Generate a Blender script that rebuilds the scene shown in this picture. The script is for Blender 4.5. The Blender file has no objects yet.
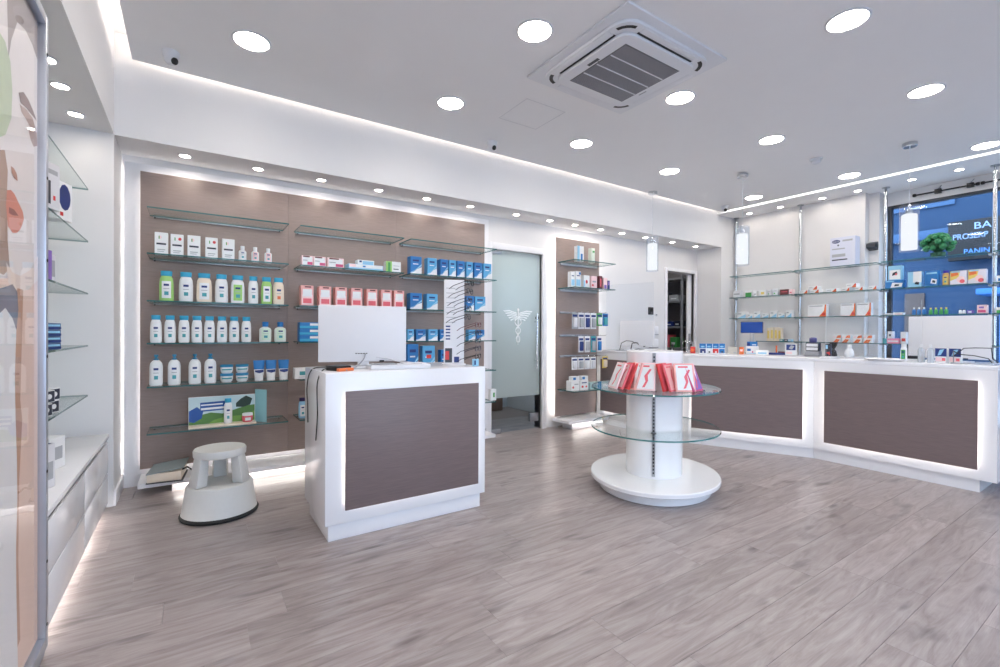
import bpy, bmesh, math, random
from mathutils import Matrix, Vector
R = math.radians
random.seed(7)
SC = bpy.context.scene
COL = SC.collection

# ------------------------------------------------------------------ camera
def camera_matrix(yaw, pitch, roll, loc):
    z = Matrix(((math.cos(yaw), -math.sin(yaw), 0), (math.sin(yaw), math.cos(yaw), 0), (0, 0, 1)))
    a = Matrix(((1, 0, 0), (0, 0, -1), (0, 1, 0)))
    p = Matrix(((1, 0, 0), (0, math.cos(pitch), -math.sin(pitch)), (0, math.sin(pitch), math.cos(pitch))))
    q = Matrix(((math.cos(roll), -math.sin(roll), 0), (math.sin(roll), math.cos(roll), 0), (0, 0, 1)))
    m = q @ p @ a @ z
    right, down, fwd = m[0], m[1], m[2]
    rot = Matrix((right, -down, -fwd)).transposed()
    return Matrix.Translation(loc) @ rot.to_4x4()
cam = bpy.data.cameras.new('camera')
cam.sensor_width = 36.0
cam.lens = 463.303 * 36.0 / 1000.0
cam.clip_start = 0.05
cam_ob = bpy.data.objects.new('camera', cam)
COL.objects.link(cam_ob)
cam_ob.matrix_world = camera_matrix(R(33.6413), R(.2599), R(.3011), (0, 0, 1.2))
SC.camera = cam_ob

# ------------------------------------------------------------------ sky and exposure
wd = bpy.data.worlds.new('sky'); SC.world = wd; wd.use_nodes = True
_n = wd.node_tree.nodes; _l = wd.node_tree.links
for n in list(_n): _n.remove(n)
_out = _n.new('ShaderNodeOutputWorld'); _bg = _n.new('ShaderNodeBackground')
_bg.inputs[0].default_value = (.72, .85, 1, 1); _bg.inputs[1].default_value = 5.2
_l.new(_bg.outputs[0], _out.inputs[0])
SC.view_settings.view_transform = 'Standard'
SC.view_settings.look = 'None'
SC.view_settings.gamma = 1
SC.view_settings.use_curve_mapping = False
SC.view_settings.exposure = 0.12

DOWNLIGHT = 56.0      # radiance of the round ceiling lamps
SPOT = 58.0           # radiance of the small soffit spots
COVE = 16.0           # cove strips above the ceiling edge
STRIP = 22.0          # strips behind panels and under plinths

# ------------------------------------------------------------------ materials
def lin(c):
    if isinstance(c, str): c = tuple(int(c[i:i+2], 16) for i in (0, 2, 4))
    return tuple(((x/255)/12.92 if x/255 <= .04045 else (((x/255)+.055)/1.055)**2.4) for x in c) + (1,)
MATS = {}
def mat(name, col, rough=.5, metal=0., var=.03, scale=30., bump=0., coat=0., emis=0., spec=.5):
    if name in MATS: return MATS[name]
    m = bpy.data.materials.new(name); m.use_nodes = True; MATS[name] = m
    nt = m.node_tree; b = nt.nodes['Principled BSDF']
    c = lin(col)
    tc = nt.nodes.new('ShaderNodeTexCoord'); nz = nt.nodes.new('ShaderNodeTexNoise')
    nz.inputs['Scale'].default_value = scale; nz.inputs['Detail'].default_value = 3
    nt.links.new(tc.outputs['Object'], nz.inputs['Vector'])
    mr = nt.nodes.new('ShaderNodeMapRange'); mr.inputs[3].default_value = 1-var; mr.inputs[4].default_value = 1+var
    nt.links.new(nz.outputs['Fac'], mr.inputs[0])
    vm = nt.nodes.new('ShaderNodeVectorMath'); vm.operation = 'SCALE'
    vm.inputs[0].default_value = c[:3]
    nt.links.new(mr.outputs[0], vm.inputs['Scale'])
    nt.links.new(vm.outputs[0], b.inputs['Base Color'])
    b.inputs['Roughness'].default_value = rough; b.inputs['Metallic'].default_value = metal
    b.inputs['Specular IOR Level'].default_value = spec
    if coat: b.inputs['Coat Weight'].default_value = coat; b.inputs['Coat Roughness'].default_value = .08
    if bump:
        bp = nt.nodes.new('ShaderNodeBump'); bp.inputs['Strength'].default_value = bump; bp.inputs['Distance'].default_value = .002
        nt.links.new(nz.outputs['Fac'], bp.inputs['Height']); nt.links.new(bp.outputs[0], b.inputs['Normal'])
    if emis:
        b.inputs['Emission Color'].default_value = c; b.inputs['Emission Strength'].default_value = emis
    return m
def emit(name, col, strength):
    if name in MATS: return MATS[name]
    m = bpy.data.materials.new(name); m.use_nodes = True; MATS[name] = m
    nt = m.node_tree
    for n in list(nt.nodes): nt.nodes.remove(n)
    o = nt.nodes.new('ShaderNodeOutputMaterial'); e = nt.nodes.new('ShaderNodeEmission')
    e.inputs[0].default_value = lin(col); e.inputs[1].default_value = strength
    nt.links.new(e.outputs[0], o.inputs[0]); return m
def thin_glass(name, tint, body=None, body_fac=0., rough=0.02, ior=1.45, translucent=False):
    """clear sheet: straight-through light, Fresnel reflection, and optionally a share of frosted body"""
    if name in MATS: return MATS[name]
    m = bpy.data.materials.new(name); m.use_nodes = True; MATS[name] = m
    nt = m.node_tree
    for n in list(nt.nodes): nt.nodes.remove(n)
    o = nt.nodes.new('ShaderNodeOutputMaterial')
    t = nt.nodes.new('ShaderNodeBsdfTransparent'); t.inputs[0].default_value = lin(tint)
    g = nt.nodes.new('ShaderNodeBsdfGlossy'); g.inputs['Roughness'].default_value = rough
    fr = nt.nodes.new('ShaderNodeFresnel')      # same reflection from either face of the sheet
    ge = nt.nodes.new('ShaderNodeNewGeometry'); io = nt.nodes.new('ShaderNodeMapRange')
    io.inputs[3].default_value = ior; io.inputs[4].default_value = 1/ior
    nt.links.new(ge.outputs['Backfacing'], io.inputs[0]); nt.links.new(io.outputs[0], fr.inputs[0])
    base = t.outputs[0]
    if body:
        d = nt.nodes.new('ShaderNodeBsdfTranslucent' if translucent else 'ShaderNodeBsdfDiffuse'); d.inputs[0].default_value = lin(body)
        src = d.outputs[0]
        if translucent:
            d2 = nt.nodes.new('ShaderNodeBsdfDiffuse'); d2.inputs[0].default_value = lin(body)
            mx2 = nt.nodes.new('ShaderNodeMixShader'); mx2.inputs[0].default_value = .35
            nt.links.new(d.outputs[0], mx2.inputs[1]); nt.links.new(d2.outputs[0], mx2.inputs[2]); src = mx2.outputs[0]
        mb = nt.nodes.new('ShaderNodeMixShader'); mb.inputs[0].default_value = body_fac
        nt.links.new(t.outputs[0], mb.inputs[1]); nt.links.new(src, mb.inputs[2]); base = mb.outputs[0]
    mx = nt.nodes.new('ShaderNodeMixShader')
    nt.links.new(fr.outputs[0], mx.inputs[0]); nt.links.new(base, mx.inputs[1]); nt.links.new(g.outputs[0], mx.inputs[2])
    nt.links.new(mx.outputs[0], o.inputs[0]); return m

WALL = mat('white paint', (229, 228, 229), .55, var=.012, scale=6)
CEIL = mat('ceiling paint', (242, 241, 242), .7, var=.012, scale=5)
LAQ = mat('white lacquer', (240, 240, 244), .22, var=.01, scale=8, coat=.3)
SATIN = mat('satin white', (236, 236, 240), .38, var=.012, scale=8)
LEDW = emit('led strip', (255, 247, 238), STRIP)
COVEW = emit('cove led', (255, 246, 236), COVE)
LAMPW = emit('lamp diffuser', (255, 245, 233), DOWNLIGHT)
SPOTW = emit('spot diffuser', (255, 243, 228), SPOT)
CHROME = mat('chrome', (210, 214, 218), .14, 1., var=.02)
STEEL = mat('brushed steel', (176, 180, 186), .32, 1., var=.05, scale=60)
BLACK = mat('black plastic', (24, 24, 27), .4, var=.05)
DARK = mat('dark grey plastic', (62, 64, 70), .45, var=.04)
GREY = mat('grey plastic', (150, 152, 158), .45, var=.03)
LGREY = mat('pale grey plastic', (222, 223, 228), .4, var=.015)
GLASS = thin_glass('shelf glass', (251, 254, 253), ior=1.2)
GEDGE = thin_glass('glass edge', (150, 205, 200), (70, 122, 124), .75)
PANE = thin_glass('window glass', (236, 243, 250), ior=1.26)
PLEXI = thin_glass('acrylic sheet', (252, 253, 254), (245, 248, 252), .015, ior=1.09)
PEDGE = thin_glass('acrylic edge', (250, 252, 255), (252, 253, 255), .8)
FROST = thin_glass('frosted glass', (236, 244, 246), (226, 236, 238), .72, rough=.12, translucent=True)

def laminate(name, dark, pale):
    m = mat(name, pale, .42, var=.0)
    nt = m.node_tree; b = nt.nodes['Principled BSDF']
    tc = nt.nodes.new('ShaderNodeTexCoord'); mp = nt.nodes.new('ShaderNodeMapping')
    mp.inputs['Scale'].default_value = (4, 4, 160)
    nz = nt.nodes.new('ShaderNodeTexNoise'); nz.inputs['Scale'].default_value = 2.5; nz.inputs['Detail'].default_value = 5
    cr = nt.nodes.new('ShaderNodeValToRGB')
    cr.color_ramp.elements[0].position = .3; cr.color_ramp.elements[0].color = lin(dark)
    cr.color_ramp.elements[1].position = .75; cr.color_ramp.elements[1].color = lin(pale)
    nt.links.new(tc.outputs['Object'], mp.inputs[0]); nt.links.new(mp.outputs[0], nz.inputs['Vector'])
    nt.links.new(nz.outputs['Fac'], cr.inputs[0]); nt.links.new(cr.outputs[0], b.inputs['Base Color'])
    bp = nt.nodes.new('ShaderNodeBump'); bp.inputs['Strength'].default_value = .12; bp.inputs['Distance'].default_value = .001
    nt.links.new(nz.outputs['Fac'], bp.inputs['Height']); nt.links.new(bp.outputs[0], b.inputs['Normal'])
    return m
TAUPE = laminate('taupe laminate', (112, 98, 98), (130, 114, 113))          # counter fronts
WTAUPE = laminate('lightened taupe laminate', (142, 126, 122), (160, 143, 138))  # same laminate lightened on wall panels to offset soffit shade

def oak():
    m = mat('grey oak plank', (168, 148, 140), .34, var=0.)
    nt = m.node_tree; b = nt.nodes['Principled BSDF']; N = nt.nodes.new; L = nt.links.new
    tc = N('ShaderNodeTexCoord'); oi = N('ShaderNodeObjectInfo')
    off = N('ShaderNodeVectorMath'); off.operation = 'ADD'
    sc = N('ShaderNodeVectorMath'); sc.operation = 'SCALE'; sc.inputs[0].default_value = (37, 91, 53)
    L(oi.outputs['Random'], sc.inputs['Scale']); L(tc.outputs['Object'], off.inputs[0]); L(sc.outputs[0], off.inputs[1])
    mp = N('ShaderNodeMapping'); mp.inputs['Scale'].default_value = (1.3, 9, 1); L(off.outputs[0], mp.inputs[0])
    n1 = N('ShaderNodeTexNoise'); n1.inputs['Scale'].default_value = 1.7; n1.inputs['Detail'].default_value = 7; n1.inputs['Roughness'].default_value = .62; n1.inputs['Distortion'].default_value = 1.9
    L(mp.outputs[0], n1.inputs['Vector'])
    mp2 = N('ShaderNodeMapping'); mp2.inputs['Scale'].default_value = (4, 150, 1); L(off.outputs[0], mp2.inputs[0])
    n2 = N('ShaderNodeTexNoise'); n2.inputs['Scale'].default_value = 1.5; n2.inputs['Detail'].default_value = 3; L(mp2.outputs[0], n2.inputs['Vector'])
    mp3 = N('ShaderNodeMapping'); mp3.inputs['Scale'].default_value = (2.2, 7, 1); L(off.outputs[0], mp3.inputs[0])
    n3 = N('ShaderNodeTexNoise'); n3.inputs['Scale'].default_value = 1.3; n3.inputs['Detail'].default_value = 2; L(mp3.outputs[0], n3.inputs['Vector'])
    kn = N('ShaderNodeMapRange'); kn.inputs[1].default_value = .62; kn.inputs[2].default_value = .78; kn.inputs[3].default_value = 0; kn.inputs[4].default_value = .55
    L(n3.outputs['Fac'], kn.inputs[0])
    cr = N('ShaderNodeValToRGB'); e = cr.color_ramp.elements
    e[0].position = .25; e[0].color = lin((128, 117, 115)); e[1].position = .75; e[1].color = lin((177, 170, 170))
    k = cr.color_ramp.elements.new(.5); k.color = lin((157, 147, 146))
    L(n1.outputs['Fac'], cr.inputs[0])
    g = N('ShaderNodeMapRange'); g.inputs[1].default_value = .3; g.inputs[2].default_value = .7; g.inputs[3].default_value = .94; g.inputs[4].default_value = 1.05
    L(n2.outputs['Fac'], g.inputs[0])
    pv = N('ShaderNodeMapRange'); pv.inputs[3].default_value = .88; pv.inputs[4].default_value = 1.08; L(oi.outputs['Random'], pv.inputs[0])
    mu = N('ShaderNodeMath'); mu.operation = 'MULTIPLY'; L(g.outputs[0], mu.inputs[0]); L(pv.outputs[0], mu.inputs[1])
    kk = N('ShaderNodeMath'); kk.operation = 'SUBTRACT'; kk.inputs[0].default_value = 1; L(kn.outputs[0], kk.inputs[1])
    mu2 = N('ShaderNodeMath'); mu2.operation = 'MULTIPLY'; L(mu.outputs[0], mu2.inputs[0]); L(kk.outputs[0], mu2.inputs[1])
    vs = N('ShaderNodeVectorMath'); vs.operation = 'SCALE'; L(cr.outputs[0], vs.inputs[0]); L(mu2.outputs[0], vs.inputs['Scale'])
    L(vs.outputs[0], b.inputs['Base Color'])
    rg = N('ShaderNodeMapRange'); rg.inputs[3].default_value = .24; rg.inputs[4].default_value = .38; L(n1.outputs['Fac'], rg.inputs[0]); L(rg.outputs[0], b.inputs['Roughness'])
    bp = N('ShaderNodeBump'); bp.inputs['Strength'].default_value = .18; bp.inputs['Distance'].default_value = .002
    L(n2.outputs['Fac'], bp.inputs['Height']); L(bp.outputs[0], b.inputs['Normal'])
    return m
OAK = oak()

# ------------------------------------------------------------------ mesh helpers
class MB:
    def __init__(s): s.v = []; s.f = []; s.m = []
    def add(s, pts, faces, mi=0):
        o = len(s.v); s.v += [tuple(p) for p in pts]
        for f in faces: s.f.append(tuple(i+o for i in f)); s.m.append(mi)
        return s
    def box(s, x0, x1, y0, y1, z0, z1, mi=0):
        p = [(x, y, z) for z in (z0, z1) for y in (y0, y1) for x in (x0, x1)]
        return s.add(p, [(0,2,3,1), (4,5,7,6), (0,1,5,4), (2,6,7,3), (0,4,6,2), (1,3,7,5)], mi)
    def prism(s, poly, z0, z1, mi=0, side=None):
        n = len(poly)
        o = len(s.v); s.v += [(x, y, z0) for x, y in poly] + [(x, y, z1) for x, y in poly]
        s.f.append(tuple(o+i for i in range(n))[::-1]); s.m.append(mi)
        s.f.append(tuple(o+n+i for i in range(n))); s.m.append(mi)
        for i in range(n):
            j = (i+1) % n; s.f.append((o+i, o+j, o+n+j, o+n+i)); s.m.append(mi if side is None else side)
        return s
    def face(s, pts, mi=0): return s.add(pts, [tuple(range(len(pts)))], mi)
    def lathe(s, prof, n=24, c=(0, 0), sx=1, sy=1, mi=0, rot=0):
        o = len(s.v); k = len(prof)
        for r, z in prof:
            for i in range(n):
                a = 2*math.pi*i/n; x, y = r*sx*math.cos(a), r*sy*math.sin(a)
                s.v.append((c[0]+x*math.cos(rot)-y*math.sin(rot), c[1]+x*math.sin(rot)+y*math.cos(rot), z))
        for j in range(k-1):
            for i in range(n):
                i2 = (i+1) % n
                s.f.append((o+j*n+i, o+j*n+i2, o+(j+1)*n+i2, o+(j+1)*n+i)); s.m.append(mi)
        s.f.append(tuple(o+i for i in range(n))[::-1]); s.m.append(mi)
        s.f.append(tuple(o+(k-1)*n+i for i in range(n))); s.m.append(mi)
        return s
    def tube(s, path, r, n=8, mi=0, closed=False):
        P = [Vector(p) for p in path]; o = len(s.v); k = len(P)
        rr = r if isinstance(r, (list, tuple)) else [r]*k
        up = Vector((0, 0, 1))
        for i, p in enumerate(P):
            t = (P[min(i+1, k-1)]-P[max(i-1, 0)])
            if closed: t = P[(i+1) % k]-P[i-1]
            t.normalize()
            a = t.cross(up)
            if a.length < 1e-3: a = t.cross(Vector((1, 0, 0)))
            a.normalize(); b = t.cross(a)
            for j in range(n):
                q = 2*math.pi*j/n; w = p+(a*math.cos(q)+b*math.sin(q))*rr[i]; s.v.append(tuple(w))
        for i in range(k if closed else k-1):
            i2 = (i+1) % k
            for j in range(n):
                j2 = (j+1) % n; s.f.append((o+i*n+j, o+i*n+j2, o+i2*n+j2, o+i2*n+j)); s.m.append(mi)
        if not closed:
            s.f.append(tuple(o+j for j in range(n))[::-1]); s.m.append(mi)
            s.f.append(tuple(o+(k-1)*n+j for j in range(n))); s.m.append(mi)
        return s
    def mesh(s, name, mats, bevel=0., segs=2):
        me = bpy.data.meshes.new(name); me.from_pydata(s.v, [], s.f)
        if not isinstance(mats, (list, tuple)): mats = [mats]
        for m in mats: me.materials.append(m)
        me.polygons.foreach_set('material_index', s.m)
        bm = bmesh.new(); bm.from_mesh(me)
        bmesh.ops.recalc_face_normals(bm, faces=bm.faces)
        if bevel:
            ed = [e for e in bm.edges if len(e.link_faces) == 2 and e.calc_face_angle(0) > .6]
            bmesh.ops.bevel(bm, geom=ed, offset=bevel, segments=segs, profile=.5, affect='EDGES', clamp_overlap=True)
        bm.to_mesh(me); bm.free()
        me.polygons.foreach_set('use_smooth', [True]*len(me.polygons))
        me.set_sharp_from_angle(angle=R(38))
        return me
    def build(s, name, mats, parent=None, bevel=0., segs=2, loc=None, rotz=0.):
        return put(name, s.mesh(name, mats, bevel, segs), parent, loc, rotz)
def put(name, me, parent=None, loc=None, rotz=0.):
    o = bpy.data.objects.new(name, me); COL.objects.link(o)
    if loc is not None: o.location = loc
    if rotz: o.rotation_euler.z = rotz
    if parent is not None: o.parent = parent
    return o
USED = {}
def tag(o, label, cat, group=None, kind=None):
    o['label'] = label; o['category'] = cat
    if group: o['group'] = group
    if kind: o['kind'] = kind
    return o
def thing(name, label, cat, loc=(0, 0, 0), rotz=0., group=None, kind=None):
    o = bpy.data.objects.new(name, None); COL.objects.link(o)
    o.empty_display_size = .05; o.location = loc; o.rotation_euler.z = rotz
    return tag(o, label, cat, group, kind)
def dup(root, loc, rotz, label):
    r = root.copy(); COL.objects.link(r); r.location = loc; r.rotation_euler.z = rotz; r['label'] = label
    for ch in list(root.children):
        c = ch.copy(); COL.objects.link(c); c.parent = r
        for g in list(ch.children):
            d = g.copy(); COL.objects.link(d); d.parent = c
    return r
def text_mesh(txt, size, mats, depth=.001, align='CENTER', bold=0.):
    cu = bpy.data.curves.new('lettering', 'FONT'); cu.body = txt; cu.size = size; cu.extrude = depth; cu.align_x = align; cu.align_y = 'CENTER'; cu.offset = bold
    cu.resolution_u = 3
    o = bpy.data.objects.new('lettering', cu); COL.objects.link(o)
    dg = bpy.context.evaluated_depsgraph_get()
    me = bpy.data.meshes.new_from_object(o.evaluated_get(dg))
    bpy.data.objects.remove(o); bpy.data.curves.remove(cu)
    me.materials.clear(); me.materials.append(mats)
    return me
ORD = ['first', 'second', 'third', 'fourth', 'fifth', 'sixth', 'seventh', 'eighth', 'ninth', 'tenth']
def which(i, n):
    if n == 1: return ''
    if i == 0: return 'leftmost'
    if i == n-1: return 'rightmost'
    return ORD[i]+' from left'

# ------------------------------------------------------------------ the room
XF, YF, YW, ZS, ZC, ZR = -.44, 4.077, 4.489, 2.521, 3.017, 3.22
XW = 7.2          # white wall behind the right-hand shelves
XG = 7.5          # shop window plane
YB = -2.6         # wall behind the camera
def struct(name, label, cat, loc=(0, 0, 0)): return thing(name, label, cat, loc, kind='structure')

fl = MB().box(-1.1, 7.62, YB, 6.2, -.09, -.0125).build('floor', mat('screed', (150, 138, 132), .6))
tag(fl, 'grey oak laminate floor of long planks across the shop', 'floor', kind='structure')
_pm = {}
def plank(x0, x1, y0, y1):
    k = (round(x1-x0, 2), round(y1-y0, 3))
    if k not in _pm:
        _pm[k] = MB().box(-(k[0])/2+.0003, k[0]/2-.0003, -k[1]/2+.0003, k[1]/2-.0003, -.0119, 0).mesh('plank', OAK, .0004, 1)
    o = put('plank', _pm[k], fl, ((x0+x1)/2, (y0+y1)/2, 0))
PW, PL = .1845, 1.22
known = {2.326: .343, 2.1415: .188, 1.9570: 1.262, 1.5880: .972}
for r in range(-2, 28):
    y1 = 4.355 - PW*r
    if y1 - PW < -.45 or y1 > 4.489+PW: continue
    start = None
    for ky, kx in known.items():
        if abs(ky-y1) < .05: start = kx
    if start is None: start = random.choice([.1, .35, .6, .85, 1.05]) + random.uniform(-.08, .08)
    x = start - PL*2
    while x < 7.6:
        a, b = max(x, -1.0), min(x+PL, 7.58)
        if b-a > .03: plank(a, b, y1-PW, y1)
        x += PL
for r in range(4):
    for q in range(2): plank(2.45+q*PL-.4*(r % 2), 2.45+(q+1)*PL-.4*(r % 2), 4.54+PW*r, 4.54+PW*(r+1))

# ceiling: hung slab with light coves round its edge
cl = struct('ceiling', 'white plasterboard ceiling with a glowing cove round its edge', 'ceiling')
MB().box(-.337, 6.632, YB, 3.977, ZC, ZC+.05).build('ceiling_slab', CEIL, cl)
MB().box(-1.1, 7.62, YB-.1, 6.2, ZR, ZR+.08).build('cove_roof', WALL, cl)
MB().box(6.682, 7.62, YB, YF, ZC-.012, ZR).build('lowered_strip', CEIL, cl)
def strip(name, parent, x0, x1, y0, y1, z0, z1, m=None): return MB().box(x0, x1, y0, y1, z0, z1).build(name, m or LEDW, parent)
strip('light_strip', cl, -.337, 6.6, 3.935, 3.955, ZC+.051, ZC+.063, COVEW)
strip('light_strip', cl, -.315, -.295, YB, 3.93, ZC+.051, ZC+.063, COVEW)
strip('light_strip', cl, 6.636, 6.678, YB, 3.97, ZC+.02, ZC+.026, emit('cove line', (255, 252, 248), 5.5))
# faint access hatch in the ceiling
hm = MB(); hx, hy, hs = 2.37, 3.1, .2
for a, b, c, d in ((hx-hs, hx+hs, hy-hs, hy-hs+.006), (hx-hs, hx+hs, hy+hs-.006, hy+hs), (hx-hs, hx-hs+.006, hy-hs, hy+hs), (hx+hs-.006, hx+hs, hy-hs, hy+hs)):
    hm.box(a, b, c, d, ZC-.002, ZC)
hm.build('access_hatch', mat('hatch trim', (222, 221, 224), .7), cl)

# back wall: bulkhead over a shallow niche, with two openings
wb = struct('wall_back', 'white back wall with a lit bulkhead above display niches', 'wall')
MB().box(XF, XW+.4, YF, 4.62, ZS, ZR).build('bulkhead', WALL, wb)
D0, D1, DZ = 2.857, 3.6, 2.15
S0, S1, SZ = 6.03, 6.735, 2.138
m = MB().box(XF-.6, D0, YW, 4.62, 0, ZS).box(D1, S0, YW, 4.62, 0, ZS).box(S1, 6.82, YW, 4.62, 0, ZS)
m.box(D0, D1, YW, 4.62, DZ, ZS).box(S0, S1, YW, 4.62, SZ, ZS)
m.build('niche_wall', WALL, wb)
MB().box(6.815, XW+.4, YF, 4.62, 0, ZS).build('corner_pier', WALL, wb)
# left wall
wl = struct('wall_left', 'white left wall with a shelved niche under a lowered bulkhead', 'wall')
MB().box(-1.1, -.86, YB, 4.62, 0, ZR).build('niche_wall', WALL, wl)
MB().box(-.86, XF, YB, YF+.02, ZS, ZR).build('bulkhead', WALL, wl)
MB().box(-.86, XF, 4.06, 4.62, 0, ZS).build('pier', WALL, wl)
MB().box(-.86, -.5, YB, .2, 0, ZS).build('front_pier', WALL, wl)
# right wall
wr = struct('wall_right', 'white wall behind the pole shelving, stepping back to the shop window', 'wall')
MB().box(XW, XW+.12, 2.364, YF, 0, ZC-.012).build('wall_panel', WALL, wr)
MB().box(XW+.12, XG+.1, 2.255, YF, 0, ZC-.012).build('window_return', WALL, wr)
MB().box(XG-.02, XG+.1, YB, 2.255, 2.835, ZC-.012).build('window_header', WALL, wr)
MB().box(XG-.02, XG+.1, YB, 2.255, 0, .12).build('window_sill', WALL, wr)
wf = MB().box(-1.1, 0, YB-.12, YB, 0, ZR).box(0, 3.5, YB-.12, YB, 2.92, ZR).box(0, 3.5, YB-.12, YB, 0, .12).box(3.5, XG+.1, YB-.12, YB, 0, ZR).build('wall_front', WALL)
tag(wf, 'white wall of the shop behind the viewer', 'wall', kind='structure')

# baseboards
bb = MB().box(XF, XF+.014, 4.06, YW, 0, .1).build('baseboard_left', SATIN, bevel=.003)
tag(bb, 'white baseboard along the short left pier', 'baseboard', kind='structure')
bb = MB().box(XF+.014, 2.74, YW-.014, YW, 0, .1).build('baseboard_back', SATIN, bevel=.003)
tag(bb, 'white baseboard under the long taupe display panel', 'baseboard', kind='structure')
bb = MB().box(4.62, S0-.09, YW-.014, YW, 0, .1).build('baseboard_right', SATIN, bevel=.003)
tag(bb, 'white baseboard between counter end and storage doorway', 'baseboard', kind='structure')

# room behind the glass door, storage behind the open doorway
br = struct('wall_backroom', 'pale walls of the rooms seen through the two doorways', 'wall')
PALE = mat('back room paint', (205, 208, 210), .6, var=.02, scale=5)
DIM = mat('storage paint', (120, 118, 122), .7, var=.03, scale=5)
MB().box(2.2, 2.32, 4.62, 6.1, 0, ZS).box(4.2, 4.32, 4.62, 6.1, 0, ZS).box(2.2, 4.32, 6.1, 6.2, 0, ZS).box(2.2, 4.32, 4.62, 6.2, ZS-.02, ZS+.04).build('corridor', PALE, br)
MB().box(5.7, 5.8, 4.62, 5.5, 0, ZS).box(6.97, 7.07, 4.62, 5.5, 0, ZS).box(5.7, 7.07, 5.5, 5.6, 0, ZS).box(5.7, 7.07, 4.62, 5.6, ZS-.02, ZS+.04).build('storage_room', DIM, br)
bl = MB().box(2.9, 3.5, 5.1, 5.6, ZS-.05, ZS-.022).build('fill_panel', emit('corridor fill glow', (255, 252, 246), 11))  # unseen glowing panel added so the frosted pane reads pale
tag(bl, 'glowing panel added in the corridor to brighten the frosted glass door', 'ceiling light')
wc = MB().box(2.75, 3.95, 5.85, 6.09, 0, .34).build('storage_bench', mat('brown wood', (120, 92, 74), .5), bevel=.006)
tag(wc, 'low brown wooden bench beyond the clear foot of the glass door', 'bench')

rl = MB().box(6.15, 6.6, 4.85, 5.0, ZS-.05, ZS-.022).build('fill_panel', emit('storage fill glow', (255, 248, 238), 9))  # added glow, keeps the storage interior from going black
tag(rl, 'glowing strip added inside the storage room to brighten it', 'ceiling light')
# door trims
def trim(name, label, x0, x1, zt, w):
    m = MB().box(x0-w, x0, YW-.03, YW, 0, zt+w).box(x1, x1+w, YW-.03, YW, 0, zt+w).box(x0, x1, YW-.03, YW, zt, zt+w)
    m.box(x0-.012, x0, YW, 4.62, 0, zt).box(x1, x1+.012, YW, 4.62, 0, zt)
    o = m.build(name, SATIN, bevel=.004); tag(o, label, 'door frame', kind='structure')
trim('trim_1', 'white frame round the frosted glass door', D0, D1, DZ, .07)
trim('trim_2', 'thin white frame round the open storage doorway', S0, S1, SZ, .05)

# frosted glass door
dr = struct('door_1', 'frosted glass door etched with a white winged staff emblem', 'door', (D0, YW+.02, 0))
W = D1-D0
MB().box(.008, W-.008, 0, .01, .42, DZ-.006).build('frosted_pane', FROST, dr)
MB().box(.008, W-.008, 0, .01, .012, .42).build('clear_pane', PANE, dr)
MB().box(.008, .16, -.008, .018, DZ-.05, DZ-.004).build('top_hinge', STEEL, dr, .003)
MB().box(.008, .16, -.008, .018, .004, .06).build('bottom_hinge', STEEL, dr, .003)
h = MB().tube([(W-.09, -.05, .75), (W-.09, -.05, 1.42)], .011, 12).build('pull_handle', CHROME, dr)
MB().tube([(W-.09, -.05, .85), (W-.09, 0, .85)], .007).tube([(W-.09, -.05, 1.32), (W-.09, 0, 1.32)], .007).build('mount', CHROME, h)
MB().box(W-.16, W-.03, -.012, .022, .1, .2).build('floor_lock', STEEL, dr, .003)
MB().lathe([(.024, 0), (.024, .012), (.014, .02)], 18).build('lock_knob', DARK, dr, loc=(W-.06, -.008, 1.37)).rotation_euler.x = R(90)
# winged staff with two snakes
EM = mat('etched white', (246, 249, 250), .6, var=.01)
em = MB(); ex, ez = .40, 1.2
em.tube([(ex, -.004, ez-.16), (ex, -.004, ez+.24)], [.003, .008], 8)
em.lathe([(.0, ez+.235), (.014, ez+.245), (.018, ez+.26), (.012, ez+.275), (.0, ez+.28)], 14, (ex, -.004), 1, .3)
for s in (-1, 1):
    em.tube([(ex+s*(.055*(.35+.65*t))*math.sin(t*3.0*math.pi+.5), -.004-.002*s, ez-.13+.31*t) for t in [i/28 for i in range(29)]], .007, 6)
    for k in range(5):
        a0 = R(8+k*2); ln = .2-.026*k; z0 = ez+.225-.017*k
        p = [(ex+s*.018, z0), (ex+s*(.018+ln*.55), z0+.03-.008*k), (ex+s*(.018+ln), z0+.022-.01*k), (ex+s*(.018+ln*.9), z0+.008-.01*k), (ex+s*(.018+ln*.5), z0+.012-.006*k), (ex+s*.018, z0-.012)]
        em.add([(x, -.001, z) for x, z in p]+[(x, -.004, z) for x, z in p], [(0,1,2,3,4,5), (6,11,10,9,8,7)]+[(i, (i+1) % 6, 6+(i+1) % 6, 6+i) for i in range(6)])
em.build('emblem', EM, dr)

# white sliding storage door pushed aside
sd = struct('door_2', 'narrow white sliding door half open at the storage room', 'door', (S1-.1, YW+.04, 0))
MB().box(0, .1, 0, .03, .01, SZ-.01).build('door_leaf', SATIN, sd, .003)
MB().box(.02, .075, -.012, 0, .92, 1.18).build('lock_plate', GREY, sd, .003)
MB().lathe([(.012, 0), (.012, .03)], 12, (.05, 0)).build('latch_knob', DARK, sd, loc=(0, -.012, 1.0)).rotation_euler.x = R(90)

# shop window
wn = struct('window_1', 'tall shop window looking out on the blue evening street', 'window', (XG, 0, 0))
WF = mat('dark window frame', (42, 50, 62), .4)
y = 2.215
while y > -2.4:
    y2 = max(y-1.62, -2.5)
    f = MB().box(-.03, .03, y-.045, y, .12, 2.835).box(-.03, .03, y2, y2+.02, .12, 2.835).box(-.03, .03, y2+.02, y-.045, 2.80, 2.835).box(-.03, .03, y2+.02, y-.045, .12, .17)
    f = f.build('window_frame', WF, wn, .003)
    MB().box(-.006, .006, y2+.02, y-.045, .17, 2.80).build('pane', PANE, f)
    y = y2

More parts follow.
